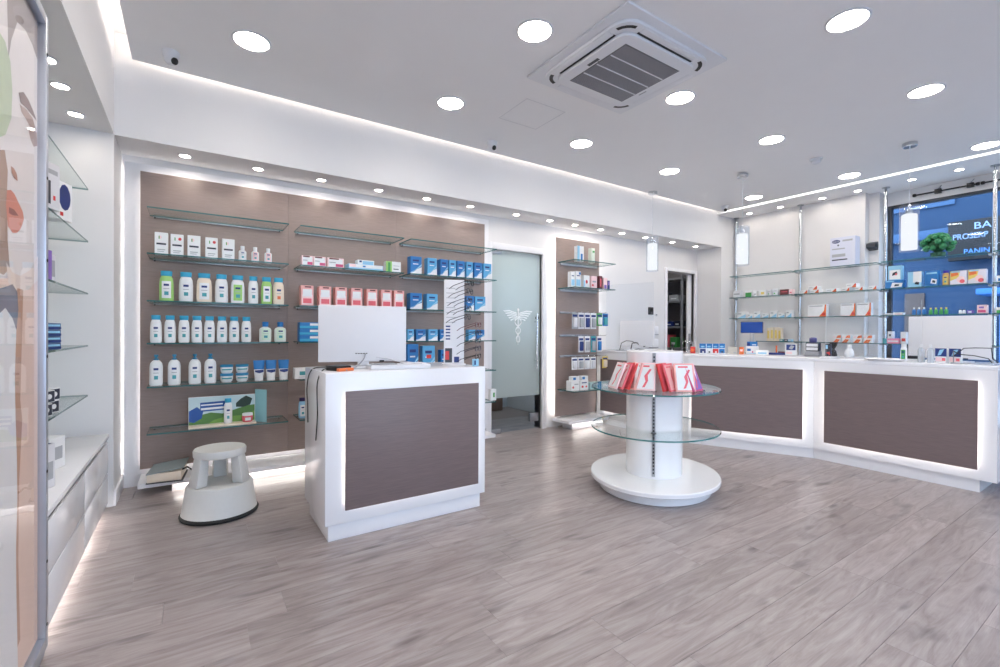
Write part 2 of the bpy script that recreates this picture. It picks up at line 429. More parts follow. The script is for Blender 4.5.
wn = struct('fill_window', 'wide unseen window added behind the viewer to let in fill daylight', 'window', (0, YB-.06, 0))  # unseen glazing added so daylight lifts the ceiling
for k in range(2):
    f = MB().box(k*1.75, k*1.75+.05, -.03, .03, .12, 2.92).box(k*1.75+1.7, k*1.75+1.75, -.03, .03, .12, 2.92).box(k*1.75+.05, k*1.75+1.7, -.03, .03, 2.87, 2.92).box(k*1.75+.05, k*1.75+1.7, -.03, .03, .12, .17).build('window_frame', WF, wn)
    MB().box(k*1.75+.05, k*1.75+1.7, -.005, .005, .17, 2.87).build('pane', PANE, f)

# ------------------------------------------------------------------ street outside
st = MB().box(7.62, 22, -12, 14, -.25, -.1).box(-12, 22, -14, YB-.15, -.25, -.1).build('street_pavement', mat('paving', (168, 168, 170), .8, var=.1, scale=4))
tag(st, 'grey street pavement outside the shop window', 'street', kind='structure')
bd = thing('street_building', 'blue grey building across the street behind the window', 'building', (14.2, 0, 0))
FAC = mat('rendered facade', (30, 60, 92), .8, var=.06, scale=1.5)
MB().box(0, 3, -7, 11, -.1, 9).build('facade_wall', FAC, bd)
for z in (3.35, 6.3): MB().box(-.18, 0, -7, 11, z, z+.22).build('string_course', mat('pale stone', (52, 86, 124), .7), bd, .02)
for j, yy in enumerate((-5.2, -3.1, 6.2, 8.4)):
    w = MB().box(-.05, 0, yy, yy+1.2, .9, 2.9).build('window', mat('facade trim', (62, 96, 134), .6), bd, .01)
    MB().box(-.065, -.05, yy+.08, yy+1.12, .98, 2.82).build('pane', mat('dark street glass', (34, 48, 74), .1), w)
for yy in (-4.8, -2.2, .4, 3.0, 5.6, 8.2):
    w = MB().box(-.05, 0, yy, yy+1.3, 4.1, 5.9).build('window', MATS['facade trim'], bd, .01)
    MB().box(-.065, -.05, yy+.1, yy+1.2, 4.2, 5.8).build('pane', MATS['dark street glass'], w)
dw = MB().box(-.05, 0, 3.5, 3.86, -.1, 2.14).build('street_door', mat('brown street door', (72, 58, 54), .5), bd, .01)
shop = MB().box(-.06, 0, .4, 2.3, -.1, 2.1).build('shop_glazing', mat('bright shop glass', (60, 104, 160), .15), bd, .01)
MB().box(-.9, 0, .2, 2.5, 2.0, 2.12).build('awning', mat('blue awning', (50, 115, 190), .6), bd, .02)
sg = thing('street_sign', 'dark signboard with pale lettering on the building across the street', 'sign', (13.92, 0, 0))
MB().box(-.08, .06, -1.4, 3.04, 2.79, 3.64).build('sign_board', mat('sign black', (12, 12, 18), .6), sg, .01)

def wall_text(txt, size, m, parent, loc, sx=1.):
    o = put('lettering', text_mesh(txt, size, m, .004, 'LEFT'), parent)
    o.matrix_local = Matrix.Translation(loc) @ Matrix(((0, 0, -1, 0), (-1, 0, 0, 0), (0, 1, 0, 0), (0, 0, 0, 1))) @ Matrix.Diagonal((sx, 1, 1, 1))
    return o
PL_T = mat('sign lettering', (150, 178, 220), .5)
wall_text('BA', .2, PL_T, sg, (-.086, 2.64, 3.49), 1.1)
wall_text('PROSERP', .17, PL_T, sg, (-.086, 2.965, 3.29), .8)
wall_text('PANIN', .15, mat('sign blue lettering', (90, 150, 230), .5), sg, (-.086, 2.79, 2.96), .9)

# ------------------------------------------------------------------ ceiling lamps
def downlight():
    t = thing('downlight', '', 'ceiling light', group='round recessed downlights in the ceiling')
    MB().lathe([(.112, 0), (.112, -.004), (.1, -.008), (.097, -.004), (.097, 0)], 36).build('rim', LGREY, t)
    MB().lathe([(.0965, 0), (.0965, -.003)], 36).build('diffuser', LAMPW, t)
    return t
rows = [('row nearest the back wall', 3.30, (.31, 1.712, 3.125, 4.48, 6.27)),
        ('middle row', 2.225, (.31, 1.722, 3.142, 4.535, 6.3)),
        ('row nearest the viewer', 1.133, (.31, 1.73, 3.165, 4.565, 6.36)),
        ('row above the viewer', .04, (.31, 1.73, 3.165, 4.565, 6.36)),
        ('row behind the viewer', -1.05, (.31, 1.73, 3.165, 4.565, 6.36))]
dl = None
for nm, yy, xs in rows:
    for i, x in enumerate(xs):
        lb = 'round recessed ceiling downlight, %s in the %s' % (which(i, 5), nm)
        if dl is None: dl = downlight(); dl.location = (x, yy, ZC); dl['label'] = lb
        else: dup(dl, (x, yy, ZC), 0, lb)
def small_spot():
    t = thing('soffit_spot', '', 'spotlight', group='small round soffit spots')
    MB().lathe([(.046, 0), (.046, -.004), (.038, -.007), (.034, -.003), (.034, 0)], 24).build('rim', LGREY, t)
    MB().lathe([(.0335, 0), (.0335, -.0025)], 24).build('diffuser', SPOTW, t)
    return t
sp = None
def spot(loc, lb):
    global sp
    if sp is None: sp = small_spot(); sp.location = loc; sp['label'] = lb
    else: dup(sp, loc, 0, lb)
bx = (-.045, .45, .945, 1.46, 1.95, 2.45, 3.05, 3.54, 3.94, 4.385, 4.785, 5.265, 5.86, 6.43)
num = ['first', 'second', 'third', 'fourth', 'fifth', 'sixth', 'seventh', 'eighth', 'ninth', 'tenth', 'eleventh', 'twelfth', 'thirteenth', 'last']
for i, x in enumerate(bx): spot((x, 4.262, ZS), 'small round spot in the back soffit, %s of fourteen from the left' % num[i])
for i, yy in enumerate((3.82, 3.42, 3.12, 2.72, 2.32)): spot((-.595, yy, ZS), 'small round spot in the left soffit, %s counting from the back corner' % ORD[i])
for i, yy in enumerate((3.755, 3.314, 2.78, 2.388, 1.858, 1.455, .98, .5)): spot((7.02, yy, ZC-.012), 'small round spot above the pole shelving, %s from the back corner' % ORD[i])

# pendant lamps over the counter
SHADE = emit('pendant glow', (255, 253, 250), 1.05)
CGL = thin_glass('pendant glass', (236, 242, 250), (235, 240, 248), .12)
pend = None
for i, (x, yy, z0, lb) in enumerate(((5.70, 1.525, 1.98, 'glass cylinder pendant lamp hanging in front of the shop window'), (5.215, 2.87, 1.965, 'glass cylinder pendant lamp hanging in front of the white wall corner'), (4.972, 3.915, 1.99, 'glass cylinder pendant lamp hanging beside the storage doorway'))):
    if pend is None:
        t = pend = thing('pendant_lamp', lb, 'pendant lamp', (x, yy, z0), group='pendant lamps over the counter')
        H = ZC-z0
        MB().lathe([(.0, H-.04), (.05, H-.04), (.058, H-.032), (.058, H-.001), (.0, H)], 24).build('canopy', CHROME, t)
        MB().tube([(0, 0, .44), (0, 0, H-.04)], .0028, 6).build('cord', LGREY, t)
        MB().lathe([(.022, .36), (.03, .37), (.03, .4), (.012, .41), (.012, .45), (.0, .455)], 18).build('socket', CHROME, t)
        MB().lathe([(.058, .02), (.06, .025), (.06, .345), (.055, .355), (.0, .355)], 28).build('diffuser', SHADE, t)
        g = MB(); n = 28
        for r, z in ((.074, 0.), (.074, .44)): g.v += [(r*math.cos(6.2832*k/n), r*math.sin(6.2832*k/n), z) for k in range(n)]
        g.f += [(k, (k+1) % n, n+(k+1) % n, n+k) for k in range(n)]; g.m += [0]*n
        g.build('glass_cylinder', CGL, t)
    else: dup(pend, (x, yy, z0), 0, lb)

# ceiling cameras and smoke detector
def dome_cam(x, yy, lb):
    t = thing('dome_camera', lb, 'security camera', (x, yy, ZC), group='dome cameras under the ceiling')
    MB().lathe([(.05, 0), (.05, -.012), (.046, -.03), (.036, -.045)], 24).build('base', LGREY, t)
    MB().lathe([(.037, -.034), (.036, -.06), (.024, -.078), (.0, -.084)], 24).build('turret', LGREY, t)
    a = math.atan2(-yy+.5, 3-x)
    l = MB().lathe([(.022, 0), (.022, .012), (.015, .017)], 18).build('lens', BLACK, t, loc=(.022*math.cos(a), .022*math.sin(a), -.06))
    l.rotation_euler = (0, R(115), a)
dome_cam(-.116, 3.73, 'white dome camera with black lens near the left ceiling corner')
dome_cam(2.396, 3.755, 'small dome camera under the ceiling above the taupe panel end')
dome_cam(6.37, 3.76, 'small dome camera in the far right ceiling corner')
t = thing('smoke_detector', 'white round smoke detector on the ceiling right of centre', 'smoke detector', (5.42, 2.21, ZC))
MB().lathe([(.06, 0), (.06, -.012), (.05, -.016)], 28).build('base', LGREY, t)
MB().lathe([(.044, -.014), (.042, -.04), (.02, -.052), (.0, -.053)], 28).build('cap', LGREY, t)

# ceiling cassette air conditioner
ac = thing('air_conditioner', 'square white ceiling cassette air conditioner with grey grille', 'air conditioner', (2.465, 2.19, ZC), R(90))
ac.scale = (.95, 1, .75)
AW = mat('air conditioner white', (226, 227, 232), .4, var=.01)
def rrect(h, r, n=8):
    p = []
    for cx, cy, a0 in ((h-r, h-r, 0), (-h+r, h-r, 90), (-h+r, -h+r, 180), (h-r, -h+r, 270)):
        p += [(cx+r*math.cos(R(a0+90*k/n)), cy+r*math.sin(R(a0+90*k/n))) for k in range(n+1)]
    return p
MB().prism(rrect(.485, .01, 2), -.022, -.0005).build('cover_plate', AW, ac, .004)
MB().prism(rrect(.425, .13), -.05, -.021).build('outer_body', AW, ac, .006)
MB().prism(rrect(.35, .09), -.078, -.049).build('front_panel', AW, ac, .008)
for k in range(4):
    a = k*math.pi/2
    f = MB().box(-.26, .26, .368, .415, -.058, -.0505).build('air_flap', AW, ac, .004); f.rotation_euler = (0, 0, a)
    s = MB().box(-.262, .262, .3495, .3675, -.053, -.0505).build('outlet_slot', BLACK, ac); s.rotation_euler = (0, 0, a)
    q = MB()
    q.add([((.395+o)*math.cos(R(b))*1.0*.0+(.285+(.092+o)*math.cos(R(b))), .285+(.092+o)*math.sin(R(b)), -.0515) for o in (0, .026) for b in (12, 28, 45, 62, 78)], [(i, i+1, i+6, i+5) for i in range(4)])
    c = q.build('corner_vent', BLACK, ac); c.rotation_euler = (0, 0, a)
gm = MB().box(-.265, .265, -.265, .265, -.0785, -.0775)
gr = gm.build('grille', mat('grille grey', (118, 118, 124), .7), ac)
sl = MB()
for i in range(44): sl.box(-.255, .255, -.25+i*.5/43-.0022, -.25+i*.5/43+.0022, -.082, -.0786)
o = sl.build('grille_slats', mat('grille slat', (160, 160, 166), .6), gr); o['kind'] = 'stuff'
for x in (-.1275, 0, .1275): MB().box(x-.004, x+.004, -.255, .255, -.084, -.0786).build('grille_bar', AW, gr)
MB().box(-.05, .05, .275, .3, -.0785, -.0775).box(-.03, -.02, .262, .27, -.0785, -.0775).build('status_lights', DARK, ac)
MB().box(.05, .12, -.3, -.29, -.0785, -.0775).build('maker_plate', GREY, ac)

# ------------------------------------------------------------------ long wall display
def gshelf(parent, x0, x1, y0, y1, z, th=.01, name='glass_shelf'):
    m = MB().box(x0, x1, y0, y1, z-th, z)
    me = m.mesh(name, [GLASS, GEDGE])
    for p in me.polygons: p.material_index = 0 if abs(p.normal.z) > .9 else 1
    return put(name, me, parent)
SHZ = (2.073, 1.746, 1.409, 1.105, .793, .458)
un = thing('wall_display', 'long backlit taupe wall panel with rows of glass shelves', 'wall display')
YP = 4.42
MB().box(-.424, 2.80, 4.452, 4.47, .1, 2.462).build('white_backboard', SATIN, un, .002)
for a, b in ((-.325, .7015), (.7025, 1.6898), (1.6908, 2.728)):
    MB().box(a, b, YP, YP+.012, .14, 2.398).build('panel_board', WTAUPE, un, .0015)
def ledframe(parent, x0, x1, z0, z1, y0, y1, sides='lrtb', w=.012, inset=.03):
    m = MB()
    if 'l' in sides: m.box(x0+inset, x0+inset+w, y0, y1, z0+inset, z1-inset)
    if 'r' in sides: m.box(x1-inset-w, x1-inset, y0, y1, z0+inset, z1-inset)
    if 't' in sides: m.box(x0+inset+w, x1-inset-w, y0, y1, z1-inset-w, z1-inset)
    if 'b' in sides: m.box(x0+inset+w, x1-inset-w, y0, y1, z0+inset, z0+inset+w)
    return m.build('light_strip', LEDW, parent)
ledframe(un, -.325, 2.728, .14, 2.398, YP+.0125, YP+.018)
ledframe(un, -.424, 2.80, .1, 2.462, 4.4705, 4.476, 'lr', inset=.03)
for x0, x1, zz in ((-.265, .66, SHZ), (.748, 1.655, SHZ), (1.722, 2.69, SHZ)):
    for z in zz:
        s = gshelf(un, x0, x1, 4.112, YP-.004, z)
        MB().box(x0+.02, x1-.02, YP-.012, YP-.0005, z-.018, z-.0105).build('shelf_rail', STEEL, s, .002)
        MB().lathe([(.006, 0), (.006, .004)], 10).build('rail_screw', BLACK, s, loc=(x0+.03, YP-.0165, z-.02)).rotation_euler.x = R(90)
        MB().lathe([(.006, 0), (.006, .004)], 10).build('rail_screw', BLACK, s, loc=(x1-.03, YP-.0165, z-.02)).rotation_euler.x = R(90)
lg = MB().box(-.32, 2.72, 4.16, YP+.03, .062, .098).build('base_ledge', SATIN, un, .003)
MB().box(-.12, 2.60, 4.22, 4.4, .0, .0615).build('plinth', SATIN, un)
strip('light_strip', un, -.1, 2.58, 4.19, 4.2, .057, .0615)

# ------------------------------------------------------------------ narrow tower display
tw = thing('wall_display', 'narrow backlit taupe tower panel between glass door and counter', 'wall display')
T0, T1 = 3.775, 4.525
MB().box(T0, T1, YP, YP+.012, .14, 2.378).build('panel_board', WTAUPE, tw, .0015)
MB().box(T0+.05, T1-.05, YP+.012, YW, .2, 2.3).build('backboard', SATIN, tw)
ledframe(tw, T0, T1, .14, 2.378, YP+.0125, YP+.018, 'lrt')
for z in (2.07, 1.742, .483):
    e = T1-.02 if z > 1 else 4.445
    s = gshelf(tw, T0+.03, e, 4.112, YP-.004, z)
    MB().box(T0+.06, e-.03, YP-.016, YP-.0005, z-.034, z-.0105).build('shelf_rail', STEEL, s, .002)
for z in (1.44, 1.15, .89):
    MB().box(T0+.06, T1-.05, YP-.014, YP-.0005, z-.012, z+.012).build('hook_rail', STEEL, tw, .002)
    for k in range(6):
        x = T0+.12+k*.105
        MB().tube([(x, YP-.012, z), (x, 4.2, z+.004), (x, 4.185, z+.015)], .003, 6).build('hook', CHROME, tw)
MB().box(T0-.02, 4.44, 4.15, YP+.03, .085, .125).build('base_ledge', SATIN, tw, .003)
MB().box(T0+.1, T1-.12, 4.22, 4.4, 0, .0845).build('plinth', SATIN, tw, .003)
strip('light_strip', tw, T0+.1, T1-.12, 4.19, 4.2, .08, .0845)

# ------------------------------------------------------------------ till island
ic = thing('till_counter', 'free-standing white till counter with backlit taupe front panel', 'counter')
MB().box(.622, 1.672, 2.69, 3.25, .098, .96).build('body', LAQ, ic, .004)
MB().box(.645, 1.648, 2.716, 3.22, 0, .0975).build('plinth', LAQ, ic, .002)
MB().box(.727, 1.605, 2.664, 2.674, .178, .854).build('front_panel', TAUPE, ic, .001)
ledframe(ic, .727, 1.605, .178, .854, 2.6745, 2.679, 'lrb', inset=.02, w=.014)

# ------------------------------------------------------------------ long serving counter, three units and one worktop
P = [(4.472, 4.40), (4.472, 3.035), (4.945, 2.02), (4.94, .805)]
Q = [(5.2, 4.40), (5.2, 3.19), (5.64, 2.17), (5.64, .805)]
CL = ['white counter unit with taupe panel, partly hidden behind the round stand', 'white counter unit with taupe panel, middle one set at an angle', 'white counter unit with brown taupe panel at the right edge']
PF = [Vector((4.5, 4.37)), Vector((4.5, 3.042)), Vector((4.972, 2.027)), Vector((4.968, .9))]     # mitred plinth line
PK = [Vector((5.1, 4.37)), Vector((5.1, 3.17)), Vector((5.55, 2.15)), Vector((5.55, .9))]
for i in range(3):
    u = thing('counter_unit', CL[i], 'counter', group='serving counter units')
    a, b, c, d = Vector(P[i]), Vector(P[i+1]), Vector(Q[i+1]), Vector(Q[i])
    tdir = (b-a).normalized(); nrm = Vector((tdir.y, -tdir.x))
    if nrm.x > 0: nrm = -nrm
    g = tdir*.0008
    MB().prism([tuple(a+g), tuple(b-g), tuple(c-g), tuple(d+g)], .098, .9295).build('body', LAQ, u)
    MB().prism([tuple(PF[i]+g), tuple(PF[i+1]-g), tuple(PK[i+1]-g), tuple(PK[i]+g)], 0, .0975).build('plinth', LAQ, u)
    L = (b-a).length
    s0, s1 = ((.09, L-.09), (.03, L-.088), (.098, 1.115))[i]
    if i == 1: s0 = .012+.02
    q0, q1 = a+tdir*s0+nrm*.026, a+tdir*s1+nrm*.026
    q2, q3 = q1-nrm*.01, q0-nrm*.01
    MB().prism([tuple(q0), tuple(q1), tuple(q2), tuple(q3)], .178, .848).build('front_panel', TAUPE, u)
    m = MB()
    for (e0, e1, z0, z1) in ((s0+.02, s0+.034, .198, .828), (s1-.034, s1-.02, .198, .828), (s0+.036, s1-.036, .198, .212)):
        k = [a+tdir*e0+nrm*.0155, a+tdir*e1+nrm*.0155, a+tdir*e1+nrm*.011, a+tdir*e0+nrm*.011]
        m.prism([tuple(w) for w in k], z0, z1)
    m.build('light_strip', LEDW, u)
wt = MB().prism(P+Q[::-1], .93, .96).build('worktop', LAQ, None, .002)
tag(wt, 'continuous white worktop running along the bent serving counter', 'worktop')

# ------------------------------------------------------------------ round glass stand
gx, gy, ga = 3.03, 2.36, math.atan2(.538, .843)
go = thing('display_stand', 'white oval floor stand with two round glass shelves', 'display stand', (gx, gy, 0), ga)
MB().lathe([(.47, 0), (.48, .004), (.48, .074)], 64, sy=.87).build('plinth', LAQ, go)
MB().lathe([(.546, .075), (.554, .08), (.554, .104), (.548, .11)], 64, sy=.87).build('base_plate', LAQ, go)
MB().lathe([(.228, .1105), (.228, 1.05), (.222, 1.056)], 48, sy=.92).build('column', LAQ, go)
for z in (.775, .468):
    m = MB().lathe([(.552, z-.01), (.548, z)], 64, sy=.87)
    me = m.mesh('glass_shelf', [GLASS, GEDGE])
    for p in me.polygons: p.material_index = 0 if abs(p.normal.z) > .9 else 1
    put('glass_shelf', me, go)
va = math.atan2(-gy, -gx)-ga
for k, da in enumerate((0, math.pi)):
    cx, cy = .2275*math.cos(va+da), .2095*math.sin(va+da)
    rl = MB().box(-.004, .006, -.012, .012, .13, 1.045).build('slot_rail', STEEL, go, loc=(cx, cy, 0), rotz=va+da)
    sm = MB()
    for j in range(34): sm.box(.0062, .0072, -.005, .005, .15+j*.026, .164+j*.026)
    s = sm.build('rail_slots', BLACK, rl); s['kind'] = 'stuff'
    for z in (.765, .458):
        MB().box(.006, .1, -.003, .003, z-.045, z).box(.006, .05, -.02, .02, z-.004, z).build('bracket', DARK, go, .001, loc=(cx, cy, 0), rotz=va+da)

# ------------------------------------------------------------------ step stool
sx, sy = .157, 3.545
ss = thing('step_stool', 'pale grey round rolling step stool with black rubber rim', 'step stool', (sx, sy, 0), R(20))
SG = mat('stool grey', (206, 206, 204), .5, var=.03, scale=50, bump=.05)
MB().lathe([(.205, .0), (.222, .004), (.226, .016), (.22, .026), (.205, .028)], 48).build('rubber_rim', mat('black rubber', (22, 24, 25), .7), ss)
MB().lathe([(.216, .0285), (.212, .04), (.19, .195), (.184, .206), (.17, .208), (.09, .208)], 48).build('lower_step', SG, ss)
for k in range(3):
    a = R(-173+120*k)
    m = MB()
    for z, r0, r1, w in ((.2085, .1, .175, .05), (.385, .085, .142, .042)):
        for rr, ww in ((r0, w*.8), (r1, w), ):
            m.v += [(rr*math.cos(a)-q*ww*math.sin(a), rr*math.sin(a)+q*ww*math.cos(a), z) for q in (-1, 1)]
    m.f = [(0, 1, 3, 2), (4, 6, 7, 5), (0, 4, 5, 1), (2, 3, 7, 6), (0, 2, 6, 4), (1, 5, 7, 3)]; m.m = [0]*6
    m.build('leg', SG, ss, .008)
MB().lathe([(.0, .375), (.138, .38), (.15, .386), (.152, .418), (.146, .43), (.136, .4285), (.0, .4285)], 48).build('top_step', SG, ss)

# ------------------------------------------------------------------ left niche: drawers and glass shelves
dc = thing('drawer_cabinet', 'low white lacquered drawer cabinet glowing underneath in the left niche', 'cabinet')
XD = -.455
MB().box(-.855, XD-.024, 2.36, 3.95, .065, .485).build('body', LAQ, dc)
MB().box(-.858, XD+.004, 2.352, 3.96, .486, .512).build('worktop', LAQ, dc, .003)
for a, b in ((3.16, 3.945), (2.365, 3.155)):
    for z0, z1 in ((.262, .462), (.06, .25)):
        d = MB().box(XD-.02, XD, a+.002, b-.002, z0, z1).build('drawer_front', LAQ, dc, .002)
        MB().box(XD-.022, XD-.003, a+.004, b-.004, z1, z1+.009).build('grip_edge', STEEL, d)
MB().box(-.83, XD-.1, 2.4, 3.9, 0, .0645).build('plinth', SATIN, dc)
strip('light_strip', dc, XD-.09, XD-.075, 2.4, 3.9, .058, .0645, emit('cabinet led', (255, 247, 238), 20))
ns = thing('glass_shelving', 'column of glass shelves on the left niche wall', 'shelving')
NZ = (2.11, 1.772, 1.435, 1.098, .775)
for z in NZ:
    for a, b in ((2.98, 3.985), (2.4, 2.955)):
        s = gshelf(ns, -.855, -.56, a, b, z)
        MB().box(-.8595, -.845, a+.02, b-.02, z-.034, z-.0105).build('shelf_rail', STEEL, s, .002)

# ------------------------------------------------------------------ poster light box
pb = thing('poster_frame', 'tall framed beauty poster in the left foreground', 'poster', (-.44, 0, 0))
FR = mat('frame aluminium', (186, 190, 200), .3, .6)
y0, y1, z0, z1 = .25, 2.345, .03, 2.338
m = MB().box(-.026, 0, y1-.032, y1, z0, z1).build('frame_bar', FR, pb, .002)
m = MB().box(-.026, 0, y0, y0+.032, z0, z1).build('frame_bar', FR, pb, .002)
m = MB().box(-.026, 0, y0+.032, y1-.032, z1-.035, z1).build('frame_bar', FR, pb, .002)
m = MB().box(-.026, 0, y0+.032, y1-.032, z0, z0+.045).build('frame_bar', FR, pb, .002)
for zz in (.12, .35, .68, 1.1, 1.45, 1.75, 2.2):
    MB().lathe([(.006, 0), (.006, .002)], 10).build('screw', BLACK, pb, loc=(0, y1-.02, zz)).rotation_euler.y = R(90)
MB().box(-.04, -.026, y0, y1, z0, z1).build('backing', SATIN, pb)
MB().box(-.04, -.01, y0, y1, 0, z0).build('foot_rail', FR, pb)
def pm(n, c, v=.03): return mat('print '+n, c, .5, var=v, scale=12)
pc = MB()
lay = [0]
def shape(pts, mi):
    lay[0] += 1
    x = -.024+lay[0]*.0002
    pc.face([(x, y, z) for y, z in pts], mi)
PMATS = [pm('skin', (250, 243, 239)), pm('hair', (176, 164, 160)), pm('green', (204, 218, 184), .12), pm('brow', (146, 120, 114)), pm('lash', (184, 158, 150)), pm('eyeshade', (196, 168, 158)),
         pm('nostril', (196, 146, 124)), pm('lips', (232, 150, 128)), pm('mouth', (160, 92, 82)), pm('brown hair', (190, 162, 144)), pm('jaw', (246, 228, 216)), pm('shoulder', (246, 216, 198)), pm('skin shade', (208, 164, 136)), pm('feather', (136, 134, 146), .2), pm('cloth', (246, 245, 244)), pm('paper', (236, 230, 226))]
shape([(y0+.03, z0+.04), (y1-.03, z0+.04), (y1-.03, z1-.03), (y0+.03, z1-.03)], 0)
for mi, pts in (
 (1, [(1.987, 2.189), (2.05, 2.29), (2.191, 2.31), (2.314, 2.30), (2.314, 2.167), (2.251, 2.189), (2.169, 2.197), (2.084, 2.176), (2.025, 2.089), (1.997, 2.014)]),
 (2, [(1.769, 2.0), (1.869, 2.045), (1.917, 2.056), (1.969, 2.054), (2.015, 2.017), (2.034, 1.939), (2.025, 1.849), (1.97, 1.778), (1.869, 1.729), (1.769, 1.76)]),
 (5, [(2.105, 1.925), (2.181, 1.935), (2.251, 1.935), (2.289, 1.914), (2.227, 1.892), (2.181, 1.902), (2.126, 1.907)]),
 (3, [(2.094, 1.956), (2.147, 1.981), (2.204, 1.978), (2.264, 1.961), (2.302, 1.944), (2.251, 1.942), (2.181, 1.942), (2.115, 1.932)]),
 (4, [(2.204, 1.873), (2.252, 1.897), (2.302, 1.901), (2.312, 1.859), (2.264, 1.839), (2.228, 1.851)]),
 (9, [(1.869, 1.701), (1.961, 1.73), (1.988, 1.679), (1.979, 1.586), (1.988, 1.468), (2.007, 1.386), (1.952, 1.359), (1.869, 1.365)]),
 (6, [(2.016, 1.699), (2.044, 1.701), (2.074, 1.691), (2.084, 1.671), (2.054, 1.67), (2.025, 1.68)]),
 (7, [(1.979, 1.616), (2.016, 1.626), (2.05, 1.622), (2.09, 1.605), (2.137, 1.584), (2.148, 1.563), (2.13, 1.54), (2.105, 1.519), (2.07, 1.503), (2.035, 1.497), (1.988, 1.51), (1.97, 1.569)]),
 (8, [(1.997, 1.569), (2.045, 1.572), (2.09, 1.562), (2.035, 1.552), (1.997, 1.551)]),
 (11, [(1.5, 1.3), (2.075, 1.362), (2.2, 1.37), (2.312, 1.42), (2.312, .08), (1.5, .08)]),
 (10, [(1.97, 1.399), (2.026, 1.375), (2.106, 1.371), (2.217, 1.402), (2.312, 1.463), (2.312, 1.377), (2.194, 1.332), (2.065, 1.316), (1.988, 1.341)]),
 (12, [(2.075, 1.33), (2.138, 1.328), (2.127, 1.196), (2.106, .97), (2.128, .902), (2.096, .713), (2.087, .459), (2.108, .19), (2.067, .182), (2.02, .472), (2.02, .722), (2.02, .915), (2.02, 1.196)]),
 (14, [(1.2, 1.3), (1.869, 1.281), (1.953, 1.267), (2.026, 1.24), (2.065, 1.196), (2.05, 1.05), (2.058, .913), (2.07, .8), (2.076, .655), (2.062, .5), (2.068, .341), (2.085, .08), (1.2, .08)]),
 (13, [(1.869, 1.309), (1.952, 1.323), (2.026, 1.338), (2.075, 1.317), (2.085, 1.26), (2.065, 1.196), (2.026, 1.233), (1.961, 1.262), (1.869, 1.23)])):
    shape(pts, mi)
pc.build('poster_print', PMATS, pb)
MB().face([(-.016, y0+.03, z0+.04), (-.016, y1-.03, z0+.04), (-.016, y1-.03, z1-.03), (-.016, y0+.03, z1-.03)]).build('glass_cover', thin_glass('poster glass', (253, 253, 254), ior=1.18), pb)

# ------------------------------------------------------------------ pole shelving on the right
ps = thing('pole_shelving', 'chrome floor-to-ceiling poles carrying glass shelves behind the counter', 'shelving')
PY = (4.03, 3.105, 2.14, 1.2, .26)
ZP = ZC-.012
for yy in PY:
    p = MB().tube([(7.15, yy, .0), (7.15, yy, ZP-.06)], .019, 16).build('pole', CHROME, ps)
    MB().lathe([(.012, ZP-.06), (.012, ZP-.012), (.04, ZP-.01), (.04, ZP-.0005)], 20, (7.15, yy)).build('ceiling_foot', STEEL, p)
RZ = (2.066, 1.738, 1.419, 1.08)
for k in range(4):
    for z in RZ:
        if k == 0 and z == RZ[3]:
            s = gshelf(ps, 6.93, 7.13, PY[1]+.03, 3.6, z)
        else: s = gshelf(ps, 6.93, 7.13, PY[k+1]+.022, PY[k]-.022, z)
        for yy in (PY[k]-.024, PY[k+1]+.024):
            if k == 0 and z == RZ[3] and yy > 3.7: continue
            MB().box(7.08, 7.15, yy-.012, yy+.012, z-.026, z-.0105).build('clamp', STEEL, s, .002)

# ------------------------------------------------------------------ goods
C = {}
def pmat(n, c, rough=.4): return mat('pack '+n, c, rough, var=.02, scale=60)
WHT, BLU, CYN, DBL = pmat('white', (236, 238, 240)), pmat('blue', (38, 120, 190)), pmat('cyan', (60, 170, 210)), pmat('navy', (30, 52, 120))
LBL, PNK, RED, ORG = pmat('light blue', (150, 205, 235)), pmat('pink', (240, 176, 172)), pmat('red', (214, 62, 62)), pmat('orange', (232, 120, 64))
GRN, LGR, BEI, YEL = pmat('green', (70, 160, 84)), pmat('pale green', (158, 208, 120)), pmat('beige', (236, 222, 204)), pmat('yellow', (232, 206, 110))
MAG, PUR, TEA, BRN = pmat('magenta', (214, 84, 130)), pmat('purple', (140, 110, 190)), pmat('teal', (70, 160, 170)), pmat('maroon', (104, 46, 52))
INK, GRY, ROS, LPK = pmat('ink', (44, 50, 66)), pmat('grey', (170, 174, 180)), pmat('rose', (232, 104, 116)), pmat('pale pink', (248, 214, 216))

def carton(label, cat, loc, w, h, d, m, prints=(), rotz=0., group=None, name='carton', top=None):
    t = thing(name, label, cat, loc, rotz, group)
    MB().box(-w/2, w/2, -d/2, d/2, 0, h).build('box_body', m, t, min(.002, w*.04), 1)
    if prints:
        mats, mb, n = [], MB(), 0
        for pmt, pts in prints:
            if pmt not in mats: mats.append(pmt)
            n += 1
            mb.face([(-w/2+u*w, -d/2-.0003-.00015*n, v*h) for u, v in pts], mats.index(pmt))
        mb.build('front_print', mats, t)['kind'] = 'stuff'
    if top:
        MB().face([(-w*.46, -d*.46, h+.0004), (w*.46, -d*.46, h+.0004), (w*.46, d*.46, h+.0004), (-w*.46, d*.46, h+.0004)]).build('top_print', top, t)
    return t
def rc(u0, u1, v0, v1): return [(u0, v0), (u1, v0), (u1, v1), (u0, v1)]
def disc(u, v, r, asp=1., n=12): return [(u+r*math.cos(6.2832*k/n), v+r*asp*math.sin(6.2832*k/n)) for k in range(n)]

